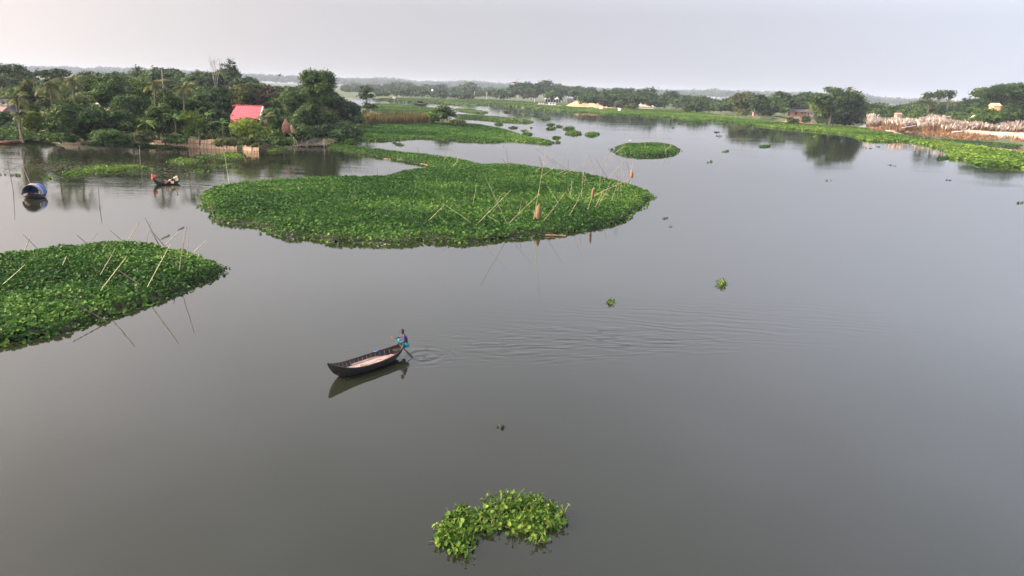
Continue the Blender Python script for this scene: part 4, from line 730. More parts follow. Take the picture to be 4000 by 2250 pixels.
# right bank houses
hut('brick_house', 3118, 462, 60, 21, 6, 'low old brick house with grey hipped roof on the red earth slope', 'brick', 'tinroof', rh=.42, hip=True, dz=2.2)
hut('brick_house', 3160, 462, 30, 22, 5, 'small gabled annex with cream front right of the brick house', 'plaster', 'rustroof', rh=.5, dz=2.0, rz=.2)
hut('hut', 3208, 466, 40, 26, 5, 'grey-roofed hut under the tallest spreading tree', 'dark', 'tinroof', rh=.35, dz=1.5, door=False)
hut('shack', 2951, 452, 16, 14, 3, 'small brown shack between the shore palms and the brick house', 'brick', 'rustroof', rh=.2, dz=.6)
hut('concrete_hut', 3506, 500, 19, 37, 3, 'small flat-roofed pinkish concrete hut behind the left grass plumes', 'concrete', 'concrete', rh=.12, over=.2, dz=2.5)
hut('yellow_house', 3878, 512, 26, 96, 4, 'yellow house top catching the light among the right bank trees', 'yplaster', 'yplaster', rh=.1, dz=1.0, over=.35)
hut('shed', 3820, 508, 28, 46, 4, 'white rounded shed roof behind the plumes at right', 'white', 'white', rh=.2, door=False, dz=1.0)
hut('turquoise_hut', 2723, 424, 30, 19, 5, 'turquoise sheet-walled hut on stilts by the far right shore', 'tealwall', 'tealwall', rh=.15, over=.2, dz=1.0)
# far shore
b = P(2160, 400, 1); root = thing('pavilion', b, 'wide far pavilion with two white hipped roofs', 'pavilion')
for cx, w_, zt, zz in ((-4, 12, 7.0, 0), (5.5, 8, 6.2, 0)):
    MB().add([(cx - w_ / 2, -4, 3.4), (cx + w_ / 2, -4, 3.4), (cx + w_ / 2, 5, 3.4), (cx - w_ / 2, 5, 3.4), (cx - w_ * .12, .5, zt), (cx + w_ * .12, .5, zt)], [(0, 1, 5, 4), (1, 2, 5), (2, 3, 4, 5), (3, 0, 4), (3, 2, 1, 0)]).build('roof', M['white'], root)
for x in (-9, -6, -3, 0, 3, 6, 8.8): MB().box((x, -3, 1.7), (.35, .35, 3.6)).build('pillar', M['white'], root)
MB().box((0, 1.5, 1.5), (16, 4, 3)).build('wall', M['dark'], root)
for x, y, w_, h_, lb, wl, rf in [(1538,384,9,9,'tiny pale shack with reddish side on the far green shore','white','rustroof'),(1626,352,10,9,'far small white house above the far grove','white','white'),(2262,404,12,36,'far white house gable among trees left of the sand heaps','white','white'),(2228,402,24,24,'far white-roofed house right of the pavilion','greytarp','white'),
 (2350,425,9,7,'small white box hut standing in the green shore below the sand heaps','white','white'),(2421,431,7,7,'tiny white hut right of the small white box hut','white','white'),(1688,372,5,22,'far thin white tower behind the grove','white','white')]:
    hut('house' if w_ > 9 else 'shack', x, y, w_, h_, 5, lb, wl, rf, door=False, over=.2, rh=.3, group='small far white buildings')
# far embankment road
p, q = P(1625, 352, 3.5), P(1700, 356, 3.5); d = q - p; o = MB().add([(0, 0, -3), d + [0, 0, -3], d, (0, 0, 0), (0, 9, -3), d + [0, 9, -3], d + [0, 9, 0], (0, 9, 0)], [(0, 1, 2, 3), (3, 2, 6, 7), (7, 6, 5, 4), (0, 3, 7, 4), (1, 5, 6, 2)]).build('embankment_wall', M['concrete'], None, p); tag(o, 'far pale embankment wall behind the grove', 'wall')
for x, y, L, hh, lb in [(2118,411,9,1.4,'left of two white houseboats moored in front of the pavilion'),(2162,414,13,2.2,'right, larger of two white houseboats moored in front of the pavilion')]:
    b = P(x, y, .3); root = thing('houseboat', b, lb, 'boat', 'white houseboats on the far shore')
    m = MB(); m.add([(-L / 2, 0, 1), (-L * .4, -1.5, .1), (L * .4, -1.5, .1), (L / 2, 0, 1), (L * .4, 1.5, .1), (-L * .4, 1.5, .1), (-L * .42, -1.5, .9), (L * .42, -1.5, .9), (L * .42, 1.5, .9), (-L * .42, 1.5, .9)], [(6, 1, 2, 7), (7, 2, 3), (7, 3, 8), (8, 3, 4), (8, 4, 5, 9), (9, 5, 0), (9, 0, 6), (6, 0, 1), (6, 7, 8, 9), (1, 5, 4, 2), (0, 5, 1), (2, 4, 3)]); m.build('hull', M['white'], root)
    MB().box((-L * .1, 0, .95 + hh / 2), (L * .5, 2.2, hh)).build('cabin', M['white'], root); MB().box((-L * .1, 0, 1.02 + hh), (L * .62, 2.8, .14)).build('roof', M['netbrown'], root)
    for k in (-.2, 0): MB().box((L * k, -1.12, .95 + hh * .5), (.9, .05, hh * .5)).build('window', M['dark'], root)
# power poles and wire
PW = [(1853,384,357,'power pole, leftmost of four standing in the far green mats'),(1901,386,360,'power pole, second from left of four in the far green mats'),(1948,388,362,'power pole, third from left of four in the far green mats'),(1988,391,363,'power pole, rightmost of four in the far green mats'),(2088,398,369,'power pole with a light box left of the pavilion'),(1925,374,352,'short power pole behind the four in the far green mats'),
 (2376,404,381,'power pole behind the pale sand heap'),(2517,406,386,'power pole above the long low sand heap'),(2603,426,393,'pale power pole standing at the rear edge of the right shore mats'),(2622,402,374,'taller power pole behind the long low sand heap'),(2718,433,396,'slightly leaning power pole in front of the turquoise hut'),(1736,364,351,'distant power pole right of the embankment'),(3670,483,425,'tall thin pale pole behind the sand bank')]
tops = []
for x, y, t, lb in PW:
    b = P(x, y, .5); h = Q(x, t, b[1])[2] - .5; k = b[1] / 1000; root = thing('power_pole', b, lb, 'power pole', 'power poles on the far shore'); MB().tube([(0, 0, -.6), (0, 0, h)], [.22 + .1 * k, .16 + .08 * k], 8).build('post', M['pole_c'], root); MB().box((0, 0, h - .5), (2.2, .18, .18)).build('crossarm', M['pole_c'], root); tops.append(b + [0, 0, h - .3])
def wire(a, c, lb, sag=.9):
    t = np.linspace(0, 1, 9)[:, None]; p = a + (c - a) * t; p[:, 2] -= 4 * sag * (t * (1 - t))[:, 0]; tag(MB().tube(p - a, .07, 3).build('power_line', M['wire'], None, a), lb, 'power line', 'power lines between far poles')
for i, j, lb in [(0,1,'power line spanning the two leftmost far poles'),(1,2,'power line between second and third far poles'),(2,3,'power line between third and fourth far poles'),(3,4,'power line from the fourth far pole to the one by the pavilion'),(6,7,'power line running over the pale sand heaps'),(7,8,'power line ending at the pale pole by the shore mats'),(8,10,'power line reaching the leaning pole at the turquoise hut')]: wire(tops[i], tops[j], lb)
# ---------------------------------------------------------------- bank structures
def fence(px, label, n, hh, top_lean=.25):
    pts = [P(x, y + 3, -.05) for x, y in px]; root = thing('woven_fence', pts[0], label, 'fence', 'woven bamboo fences along the left bank'); V, Fq = [], []
    seg = []; 
    for a, c in zip(pts[:-1], pts[1:]):
        for t in np.linspace(0, 1, 6)[:-1]: seg.append(a + (c - a) * t)
    seg.append(pts[-1]); r = np.random.default_rng(n); m = MB(); k = len(seg)
    T = [s + np.array([0, top_lean, hh * (1 + .12 * math.sin(i * 1.3) + r.normal(0, .04))]) for i, s in enumerate(seg)]; V = [s - pts[0] for s in seg] + [s - pts[0] for s in T] + [s - pts[0] + [0, .06, 0] for s in seg] + [s - pts[0] + [0, .06, 0] for s in T]
    m.add(V, [(i, i + 1, k + i + 1, k + i) for i in range(k - 1)] + [(2 * k + i, 3 * k + i, 3 * k + i + 1, 2 * k + i + 1) for i in range(k - 1)] + [(k + i, k + i + 1, 3 * k + i + 1, 3 * k + i) for i in range(k - 1)]); m.build('panel', M['woven'], root)
    for i in range(n):
        u = (i + .5) / n * (k - 1); q = int(u); s = seg[q] + (seg[min(q + 1, k - 1)] - seg[q]) * (u - q); MB().tube([s - pts[0] + [r.normal(0, .1), -.08, -.3], s - pts[0] + [r.normal(0, .22), top_lean - .08, hh * r.uniform(1.0, 1.12)]], .032, 5).build('stake', M['darkbamboo'], root)
    MB().tube([v + [0, -.13 + top_lean * .55, hh * .55] for v in V[:k]], .035, 4).build('rail', M['darkbamboo'], root)
fence([(575,562),(640,567),(700,570)], 'left stretch of woven bamboo fence, partly behind hyacinth', 10, 1.15)
fence([(700,571),(800,577),(925,582)], 'long middle stretch of woven bamboo fence at the water', 16, 1.6)
fence([(948,583),(980,586),(1010,588)], 'short right end panel of the woven bamboo fence', 6, 1.35)
b = P(1030, 580, .2); o = MB(); r = np.random.default_rng(2)
for i in range(26): o.tube([(r.uniform(-2, 2), r.uniform(-.8, .8), -.2), (r.uniform(-1, 3), r.uniform(-.6, 1.2), r.uniform(.6, 2.2))], .035, 4)
tag(o.build('brushwood_heap', M['darkbamboo'], None, b), 'heap of dark sticks at the right end of the woven fence', 'brushwood')
# collapsed bamboo raft
b = P(1190, 574, .05); root = thing('bamboo_raft', b, 'broken dark bamboo raft with slanting slats at the bank tip', 'raft'); r = np.random.default_rng(4)
for i in range(5): y = i * 2.2; MB().tube([(-4.6 + i * .5, y, .1 + .1 * i), (0, y + .2, .35 + .12 * i), (4.4 + .2 * i, y + .8, .5 + .12 * i)], .09, 6).build('beam', M['bamboo'], root)
for i in range(44):
    x = -4 + 8.2 * (i % 22) / 22 + r.normal(0, .06); y = .2 + 4.4 * (i // 22); MB().tube([(x, y - .2, .25 + r.uniform(0, .3)), (x + r.normal(.3, .1), y + 3.6, .5 + r.uniform(.0, .6))], .05, 4).build('slat', M['darkbamboo' if r.random() < .6 else 'bamboo'], root)
for i in range(6): x = r.uniform(-4, 4); MB().tube([(x, r.uniform(0, 1), -.3), (x + r.normal(-.8, .8), r.uniform(1, 5), r.uniform(1, 2.2))], .06, 5).build('prop', M['bamboo'], root)
# hanging fishing nets
def net(name, pxs, y, label, mat, thick=.5, seed=1):
    "gathered net hanging from a pole: lathed irregular bundle traced at its real distance"
    c = [Q(px, py, y) for px, py, _ in pxs]; wv = [w_ / 2 / F * y for _, _, w_ in pxs]; r = np.random.default_rng(seed); n = 18; V = []; ph = r.uniform(.78, 1.15, n); c0 = c[-1]
    for p, w_ in zip(c, wv):
        for j in range(n): a = 2 * pi * j / n; k = w_ * ph[j] * (1 + .12 * (j % 2)); V.append(p - c0 + [k * cos(a), thick * k * sin(a), r.normal(0, .05 * w_)])
    m = len(c); Fc = [(i * n + j, i * n + (j + 1) % n, (i + 1) * n + (j + 1) % n, (i + 1) * n + j) for i in range(m - 1) for j in range(n)] + [tuple(range(n))[::-1], tuple((m - 1) * n + j for j in range(n))]
    o = MB().add(V, Fc).build(name, M[mat], None, c0, True); return tag(o, label, 'fishing net', 'fishing nets hung on bamboo poles')
yb = P(1120, 560, 1)[1]
net('fishing_net', [(1115,464,2),(1116,474,12),(1117,486,28),(1119,500,36),(1120,512,38),(1120,520,34)], yb + 2, 'large rusty brown net drying on a tall pole on the left bank', 'netbrown', .5, 1)
net('fishing_net', [(1139,488,6),(1141,500,12),(1145,512,16),(1150,522,20)], yb + 1, 'pale straw net beside the large rusty brown one', 'nettan', .6, 2)
# ---------------------------------------------------------------- bamboo poles
def pole(bx, by, tx, ty, label, mat='bamboo', rad=.032, bz=.3, dep=0., group='bamboo poles in the largest mat', name='bamboo_pole', sink=.5, bend=0.):
    b = P(bx, by, bz); y = b[1]; t = Q(tx, ty, y + dep); d = t - b; L = np.linalg.norm(d); u = d / L; r = max(rad, y * .00027)
    mid = d * .5 + np.array([bend * L, 0, 0]); o = MB().tube([-u * sink, mid, d], [r * 1.1, r, r * .72], 6)
    for k in range(1, int(L / .45)):
        q = d * k / (L / .45); s = k / (L / .45); q = q + np.array([bend * L * 4 * s * (1 - s), 0, 0]); o.tube([q - u * .02, q + u * .02], r * 1.25, 6)
    return tag(o.build(name, M[mat], None, b), label, 'bamboo pole', group)
def C3(x, y): return 1650 + x / 2.415, 550 + y / 2.415
rp = np.random.default_rng(17)
def Lb(s, i, n): return s
MP = [((820,830),(570,290),'b','long green pole leaning far left above the front edge of the largest mat'),((780,815),(1105,500),'g','pale thick pole leaning right beside the long left-leaning one'),((490,810),(835,465),'g','green pole leaning right, left of the crossed pale poles'),((690,600),(755,490),'b','short pole at the crossing of the green poles'),
 ((905,725),(945,510),'b','short nearly upright pole between the crossed front poles and the straw net'),((1120,785),(1360,470),'b','pole leaning right just behind the straw net on the front side'),((1370,730),(1515,445),'b','curved pole leaning right, between the straw net and the right front poles'),((1550,680),(1625,440),'g','pole carrying the small hanging net'),
 ((1650,630),(1780,370),'b','bowed pole right of the small hanging net'),((1775,595),(1860,355),'b','front pole of the dense group near the right end of the largest mat'),((1840,545),(1858,240),'b','upright thin pole in the dense group near the right end'),((1870,500),(1880,145),'b','tallest upright pole of the dense right group'),((1912,460),(1890,210),'b','slightly left-leaning pole in the dense right group'),((1955,430),(1990,170),'b','rightmost pole carrying the orange net'),
 ((1960,330),(1922,190),'d','dark short pole touching the orange net top'),((1500,550),(1543,125),'b','tall upright pole above the middle right of the mat'),((1395,540),(1412,375),'b','short thin pole left of the tall upright one'),((1370,480),(1377,175),'d','dark upright pole in the middle of the mat'),((1045,770),(1165,85),'g','tallest pole, carrying the large straw net'),
 ((820,320),(790,70),'d','dark thin pole at the rear left edge of the mat'),((800,225),(750,170),'d','short dark stub beside the dark thin rear pole'),((1165,310),(1098,143),'d','dark pole leaning left at the rear edge'),((1150,260),(1105,207),'d','short dark stick at the rear edge crossing'),((1050,300),(1385,55),'b','long pole leaning right over the rear water'),
 ((1100,355),(1340,180),'b','shorter right-leaning pole under the long rear one'),((1345,300),(1065,70),'b','long left-leaning pole over the rear water'),((1450,330),(1170,140),'b','second long left-leaning pole over the rear water'),((1590,445),(1445,170),'b','pole leaning left behind the small hanging net'),((1640,320),(1560,110),'b','thin left-leaning pole over the rear right water'),
 ((1745,355),(1640,175),'d','dark left-leaning pole at the rear right edge'),((1585,310),(1885,60),'b','longest pole reaching right towards the oval island'),((1300,330),(1585,190),'b','pale pole leaning right above the rear edge middle'),((1740,370),(1925,150),'b','right-leaning pole reaching the dense right group'),((1520,560),(1900,385),'g','low green pole lying long across the right part'),
 ((1670,460),(1700,105),'b','tall pale upright pole left of the dense right group'),((1718,410),(1735,160),'b','thin pale upright pole beside the tall pale one'),((1290,605),(1180,430),'g','green stick half sunk in the leaves right of the straw net'),((500,805),(195,590),'g','green pole lying left low over the leaves'),((780,810),(615,705),'g','low green pole leaning left in the front middle'),
 ((470,630),(515,400),'g','thin green upright pole in the left middle of the mat'),((40,770),(205,610),'g','green stick leaning right at the left middle front'),((1530,440),(1540,300),'b','short pale pole under the tall upright one'),((1845,360),(1735,170),'b','faint pale pole leaning left in the rear right'),((1240,330),(1380,265),'b','low pole over the rear edge of the mat'),
 ((1940,370),(2050,315),'b','thin pole pointing right beyond the orange net'),((310,210),(345,150),'g','thin stick at the rear left shoulder of the mat'),((250,270),(350,180),'g','green stick leaning right where the mat tail begins'),((1405,540),(1370,440),'g','green stick between the dark pole and the small net'),((960,230),(1100,350),'b','thin long stick lying over the rear edge'),((1620,640),(1700,470),'g','green pole left of the bowed one')]
for i, (a, c, m, lb) in enumerate(MP):
    a, c = C3(*a), C3(*c); pole(*a, *c, lb, {'b': 'bamboo', 'g': 'greenbamboo', 'd': 'darkbamboo'}[m], .022, dep=rp.uniform(-.8, .8), bend=.03 if 'bow' in lb or 'curved' in lb else rp.normal(0, .008))
def yof(x, y, z=.3): return P(*C3(x, y), z)[1]
def n3(L): return [(*C3(x, y), w_ / 2.415) for x, y, w_ in L]
net('fishing_net', n3([(1100,600,8),(1098,625,34),(1095,660,52),(1092,690,56),(1090,725,50),(1100,750,22)]), yof(1045, 770), 'large straw-brown net hanging on the tallest pole in the front of the largest mat', 'nettan', .5, 3)
net('fishing_net', n3([(1615,440,6),(1610,465,20),(1606,495,24),(1605,525,22),(1606,548,12)]), yof(1550, 680), 'small thin brown net hanging near the right end of the largest mat', 'nettan', .5, 4)
net('fishing_net', n3([(1970,275,8),(1974,300,24),(1976,325,28),(1972,350,18)]), yof(1955, 430), 'orange net bundle hanging highest on the rightmost poles', 'netorange', .5, 5)
def C1(x, y): return x / 2.4156, 550 + y / 2.4156
NP = [((235,1025),(290,890),'b','short pole leaning right at the rear left of the near mat'),((355,1020),(218,885),'b','thin pole leaning left at the rear left of the near mat'),((812,965),(725,890),'d','dark short pole leaning left at the rear of the near mat'),((795,1005),(927,865),'b','pole leaning right at the rear middle of the near mat'),((1155,945),(1037,842),'b','pale pole leaning left at the rear of the near mat'),
 ((1192,965),(1312,775),'b','pole leaning right with its tip in front of the passenger boat water'),((1385,940),(1430,748),'b','nearly upright pole at the rear right of the near mat'),((1512,1005),(1367,725),'d','long thin pole leaning left at the rear right of the near mat'),((1500,990),(1420,850),'b','thin pole between the nearly upright and crossed dark poles'),((1568,1012),(1455,875),'d','dark pole leaning left, crossing at the rear right edge'),
 ((1555,985),(1697,850),'b','pole leaning right at the rear right edge crossing'),((1687,1265),(1762,800),'b','tallest upright pole near the right tip of the near mat'),((1762,1140),(1778,915),'b','brown upright pole near the right tip of the near mat'),((1765,1110),(1720,985),'d','dark stub beside the brown upright pole'),((1800,1075),(1950,940),'b','rightmost pole leaning right at the tip of the near mat'),
 ((930,1295),(1085,1025),'b','pale pole leaning right in the middle of the near mat'),((920,1449),(1197,1090),'g','longest pale pole leaning right across the near mat'),((1375,1410),(1612,970),'g','long green pole leaning right in the right half of the near mat'),((575,1210),(630,1085),'g','short green pole in the left middle of the near mat'),((-20,1395),(235,1170),'g','green pole leaning right at the left photo edge'),
 ((1375,1395),(1110,1215),'d','dark pole lying left among the leaves of the near mat'),((1682,1245),(1600,1060),'d','dark thin pole left of the tallest upright one'),((930,1660),(640,1500),'d','dark pole lying low in the front middle of the near mat')]
for i, (a, c, m, lb) in enumerate(NP):
    pole(*C1(*a), *C1(*c), lb, {'b': 'bamboo', 'g': 'greenbamboo', 'd': 'darkbamboo'}[m], .026, dep=rp.uniform(-.5, .5), group='bamboo poles in the near mat', bend=rp.normal(0, .006))
for a, c, lb in [((1680,838),(1735,812),'upper of two dark sticks floating behind the near mat'),((1520,922),(1600,886),'lower of two dark sticks floating behind the near mat')]:
    p, q = P(*C1(*a), .05), P(*C1(*c), .05); tag(MB().tube([(0, 0, 0), q - p], [.025, .038], 6).build('floating_stick', M['darkbamboo'], None, p), lb, 'stick', 'floating dark sticks')
for bx, by, tx, ty, lb, m in [(52,745,29,629,'thin tall pole at far left behind the houseboat','darkbamboo'),(122,728,89,649,'mooring pole right behind the blue houseboat','bamboo'),(246,774,244,724,'lone pole standing in open water right of the houseboat','darkbamboo'),(388,800,384,724,'lone leaning pole between the houseboat and the passenger boat','darkbamboo'),(549,647,544,567,'thick pole at the right end of the long hyacinth strip','bamboo'),
 (896,724,876,595,'slender pole at the left tip of the largest mat','greenbamboo'),(915,577,896,503,'pole rising in front of the middle fence','bamboo'),(847,590,826,526,'thin leaning pole in front of the fence, left of the taller one','bamboo'),(1103,577,1112,499,'pole standing by the bank right of the short fence panel','bamboo'),(1052,702,1046,647,'pole just behind the rear left edge of the largest mat','darkbamboo'),
 (1135,700,1122,630,'dark pole in the sky reflection behind the largest mat','darkbamboo'),(1307,520,1295,455,'pale pole at the left end of the broad flat mat','bamboo'),(1323,520,1319,492,'short thin pole right of the pale pole in the broad flat mat','greenbamboo'),(1375,692,1373,664,'short pole behind the rear edge below the mat tail','darkbamboo'),(1475,686,1475,658,'short upright pole at the rear left edge in the inlet','darkbamboo'),
 (1528,686,1521,664,'short leaning pole where the tail meets the largest mat','darkbamboo'),(1635,612,1632,575,'thin pole behind the middle of the mat tail','darkbamboo'),(1462,590,1468,545,'thin pole on the mat tail','greenbamboo'),(1119,520,1109,411,'tall pole with white tip carrying the rusty net','bamboo'),(1076,515,1058,455,'leaning stick left of the rusty net','bamboo'),(1151,520,1138,475,'forked stick beside the straw net on the bank','bamboo'),
 (795,548,792,505,'thin stake on the bank behind the middle fence','bamboo'),(1968,572,1967,567,'tiny stub standing in the channel behind the largest mat','darkbamboo'),(1725,640,1755,596,'thin stick rising from the mat tail joint','greenbamboo')]:
    pole(bx, by, tx, ty, lb, m, .03, 0, group='lone poles around the backwater', sink=.8)
for bx, by, tx, ty, lb in [(2436,582,2442,527,'perch stake with a dark bird at the left of the oval island'),(2520,588,2518,542,'short stake on the middle of the oval island'),(2557,562,2557,545,'tiny stake at the rear of the oval island'),(2564,561,2561,508,'tallest thin stake behind the oval island'),(2602,603,2595,562,'pale bent stake at the front right of the oval island'),(2618,585,2619,544,'perch stake with a dark bird at the right of the oval island'),(2590,592,2628,566,'thin leaning stick on the right of the oval island'),(2400,600,2436,575,'thin stick leaning over the left end of the oval island')]:
    pole(bx, by, tx, ty, lb, 'bamboo', .03, .3, group='stakes on the oval island')
for a, c, lb in [((1500,619),(1527,622),'left of three pale bamboo booms along the mat tail'),((1552,622),(1592,628),'middle of three pale bamboo booms along the mat tail'),((1640,638),(1672,645),'right of three pale bamboo booms along the mat tail'),((2130,918),(2210,921),'pale bamboo boom along the front edge of the largest mat')]:
    p, q = P(*a, .08), P(*c, .08); tag(MB().tube([(0, 0, 0), q - p], .07, 6).build('bamboo_boom', M['nettan'], None, p), lb, 'bamboo boom', 'bamboo booms at mat edges')
# ---------------------------------------------------------------- birds
def bird(name, loc, s, mat, label, yaw=0, white=False, legs=.5):
    root = thing(name, loc, label, 'bird', None, yaw); m = MB(); m.ell((0, 0, legs * s + .28 * s), (.36 * s, .15 * s, .17 * s), 10, 7); m.ell((.34 * s, 0, legs * s + .62 * s), (.11 * s, .09 * s, .09 * s), 8, 6); m.tube([(.25 * s, 0, legs * s + .32 * s), (.36 * s, 0, legs * s + .45 * s), (.33 * s, 0, legs * s + .6 * s)], [.1 * s, .05 * s, .06 * s], 6); m.build('body', M[mat], root, smooth=True)
    MB().tube([(.4 * s, 0, legs * s + .62 * s), (.62 * s, 0, legs * s + .58 * s)], [.035 * s, .006 * s], 5).build('beak', M['nettan'], root); MB().add([(-.25 * s, -.06 * s, legs * s + .3 * s), (-.25 * s, .06 * s, legs * s + .3 * s), (-.62 * s, .09 * s, legs * s + .12 * s), (-.62 * s, -.09 * s, legs * s + .12 * s), (-.4 * s, 0, legs * s + .3 * s)], [(0, 1, 2, 3), (0, 4, 1), (1, 4, 2), (2, 4, 3), (3, 4, 0)]).build('tail', M[mat], root)
    for sg in (-1, 1): MB().tube([(0, sg * .05 * s, legs * s + .15 * s), (.03 * s, sg * .05 * s, 0)], .014 * s, 4).build('leg', M['darkbamboo'], root)
bird('egret', P(2460, 560, .55), .62, 'birdw', 'white egret standing at the rear of the oval island', .3, legs=.9)
bird('small_bird', Q(2442, 527, P(2436, 582, .3)[1]), .35, 'birdb', 'dark bird perched on the left stake of the oval island', 1, legs=.15)
bird('small_bird', Q(2619, 544, P(2618, 585, .3)[1]), .32, 'birdb', 'dark bird perched on the right stake of the oval island', 2, legs=.15)
c = Q(2010, 322, 78); root = thing('kite_bird', c, 'rust-brown bird of prey gliding above the far tree line', 'bird')
k = 78 / F
def wing(pts, chord, mat, nm):
    V = []
    for (x, z), ch in zip(pts, chord):
        for dy in (-ch * .5, ch * .5): V.append((x * k, dy, -z * k + .012)); 
    V2 = [(a, b_, c_ - .024) for a, b_, c_ in V]; n = len(V); Fc = []
    for i in range(0, n - 2, 2): Fc += [(i, i + 1, i + 3, i + 2), (n + i, n + i + 2, n + i + 3, n + i + 1), (i, i + 2, n + i + 2, n + i), (i + 1, n + i + 1, n + i + 3, i + 3)]
    MB().add(V + V2, Fc).build(nm, M[mat], root)
wing([(0, 0), (-9, -1), (-16, 2), (-21, 8)], [.34, .36, .28, .08], 'birdb', 'wing'); wing([(0, 0), (4, -5), (10, -11), (17, -13)], [.34, .38, .3, .08], 'birdr', 'wing')
m = MB(); m.tube([(-.16, -.12, .0), (-.02, 0, .0), (.1, .05, -.01), (.2, .08, -.02)], [.03, .07, .06, .03], 8); m.ell((-.18, -.14, 0), (.05, .045, .045), 8, 6); m.build('body', M['birdr'], root, smooth=True); MB().add([(.16, .02, -.01), (.16, .12, -.01), (.36, .2, -.03), (.38, .04, -.03), (.26, .08, .01)], [(0, 1, 2, 3), (0, 3, 4), (3, 2, 4), (2, 1, 4), (1, 0, 4)]).build('tail', M['birdr'], root)
bird('flying_bird', Q(1092, 301, 200), 1.0, 'birdb', 'black bird over the woods left of the tallest rounded tree', .5, legs=.2)
# ---------------------------------------------------------------- boats
def hull(root, L, B, depth, bow, stern, mat='wood', n=25, fl=.62, thick=.04, rim=None, name='hull', flat=.0, draft=.12):
    "clinker style hull along +X (bow at +L/2). bow / stern: how high each end sweeps above mid sheer"
    def sta(i):
        t = i / (n - 1) * 2 - 1; hb = B / 2 * max(0.0, 1 - abs(t) ** 2.4) ** .75 + .015; sh = depth + (bow if t > 0 else stern) * abs(t) ** 3.0; kz = -draft + (abs(t) ** 4) * (sh * .88 + draft); x = t * L / 2; return x, hb, sh, kz
    def prof(i, inner):
        x, hb, sh, kz = sta(i); q = thick if inner else 0; hb = max(.004, hb - q); kz += q; sh -= (0.0 if not inner else 0.0); R = []
        for s in (-1, 1):
            seq = [(1, 1), (.98, .78), (fl + .2, .42), (fl * .75, .12), (fl * .35, 0)]
            if s == 1: seq = seq[::-1]
            R += [(x, s * hb * a, kz + (sh - kz) * b) for a, b in seq]
        return R
    V, Fc = [], []; k = 10
    for inner in (0, 1):
        for i in range(n): V += prof(i, inner)
    N = n * k
    for i in range(n - 1):
        for j in range(k - 1):
            a = i * k + j; Fc += [(a, a + 1, a + k + 1, a + k), (N + a, N + a + k, N + a + k + 1, N + a + 1)]
        for j in (0, k - 1): a = i * k + j; Fc += [(a, a + k, N + a + k, N + a)]
    MB().add(V, Fc).build(name, M[mat], root, smooth=False)
    for s in (-1, 1):
        pts = []
        for i in range(n): x, hb, sh, kz = sta(i); pts.append((x, s * max(.0, hb - .01), sh + .012))
        MB().tube(pts, .028, 6).build('gunwale', M[rim or mat], root)
    return sta
bowt = P(1280, 1424, .78); stt = P(1577, 1356, .42); ax = bowt[:2] - stt[:2]; L = float(np.hypot(*ax)) ; hd = math.atan2(ax[1], ax[0]); mid = (bowt[:2] + stt[:2]) / 2
boat = thing('rowing_boat', (mid[0], mid[1], 0), 'dark wooden rowing boat with pale deck boards, paddled by a man, in the open water', 'boat', None, hd)
sta = hull(boat, L, 1.22, .36, .46, .24, 'wood')
def at(t):
    i = (t + 1) / 2 * 24; return sta(i)
for t in np.linspace(-.72, .8, 15):
    x, hb, sh, kz = at(t)
    for s in (-1, 1): MB().tube([(x, s * (hb - .05), sh - .03), (x, s * (hb * .9 - .05), kz + (sh - kz) * .5), (x, s * hb * .5, kz + .08)], .018, 5).build('rib', M['ribw'], boat)
for t in np.linspace(-.8, .84, 18):
    x, hb, sh, kz = at(t); x2, hb2, sh2, _ = at(t + .055)
    for s in (-1, 1): MB().tube([(x, s * (hb - .01), sh + .032), (x2, s * (hb2 - .01), sh2 + .032)], .014, 4).build('gunwale_strip', M['ribw'], boat)
# loose deck boards, laid lengthwise and overlapping a little
for i, (y0, x0, x1, w_, zz) in enumerate([(-.33,-1.5,1.05,.2,.14),(-.13,-1.9,.2,.19,.15),(-.12,.24,1.45,.2,.14),(.07,-1.95,-.3,.19,.155),(.08,-.27,1.5,.2,.145),(.27,-1.6,.0,.19,.14),(.27,.03,1.2,.19,.15),(-.46,-1.1,.6,.13,.15),(.43,-1.1,.55,.13,.15)]):
    MB().box(((x0 + x1) / 2, y0, zz + .004 * i), (x1 - x0, w_, .02), rz=.012 * math.sin(i * 2.3)).build('deck_board', M['deckw'], boat, bevel=.004)
MB().box((1.62, 0, .24), (.1, .5, .03)).build('thwart', M['deckw'], boat); MB().box((-1.92, 0, .40), (.4, .34, .035)).build('stern_deck', M['wood'], boat)
def bl(x, y, z):
    c, s = cos(hd), sin(hd); return np.array([mid[0] + x * c - y * s, mid[1] + x * s + y * c, z])
# rope coil and line on the boards, blue sandals bundle on the gunwale
m = MB(); pts = [(.3 + .16 * cos(a) * (1 + .05 * a), .1 * sin(a) + .05, .19 + .006 * a) for a in np.linspace(0, 7, 30)]; pts += [(-.2, .12, .2), (-.6, -.05, .2), (-1.0, .12, .2), (-1.5, .02, .2), (-1.9, .1, .3)]; m.tube(pts, .012, 5); o = m.build('rope', M['rope'], None, bl(0, 0, 0)); o.rotation_euler = (0, 0, hd); tag(o, 'thin brown rope coiled loosely on the boat deck boards', 'rope')
m = MB(); m.ell((0, 0, .03), (.10, .06, .04), 12, 8, .2, 3); m.ell((.07, .03, .05), (.06, .045, .035), 10, 6, .2, 4); x, hb, sh, kz = at(-.42); tag(m.build('blue_bundle', M['blue'], None, bl(x, -(hb - .06), sh + .02), True), 'crumpled blue plastic bundle on the far rim of the rowing boat', 'bundle')
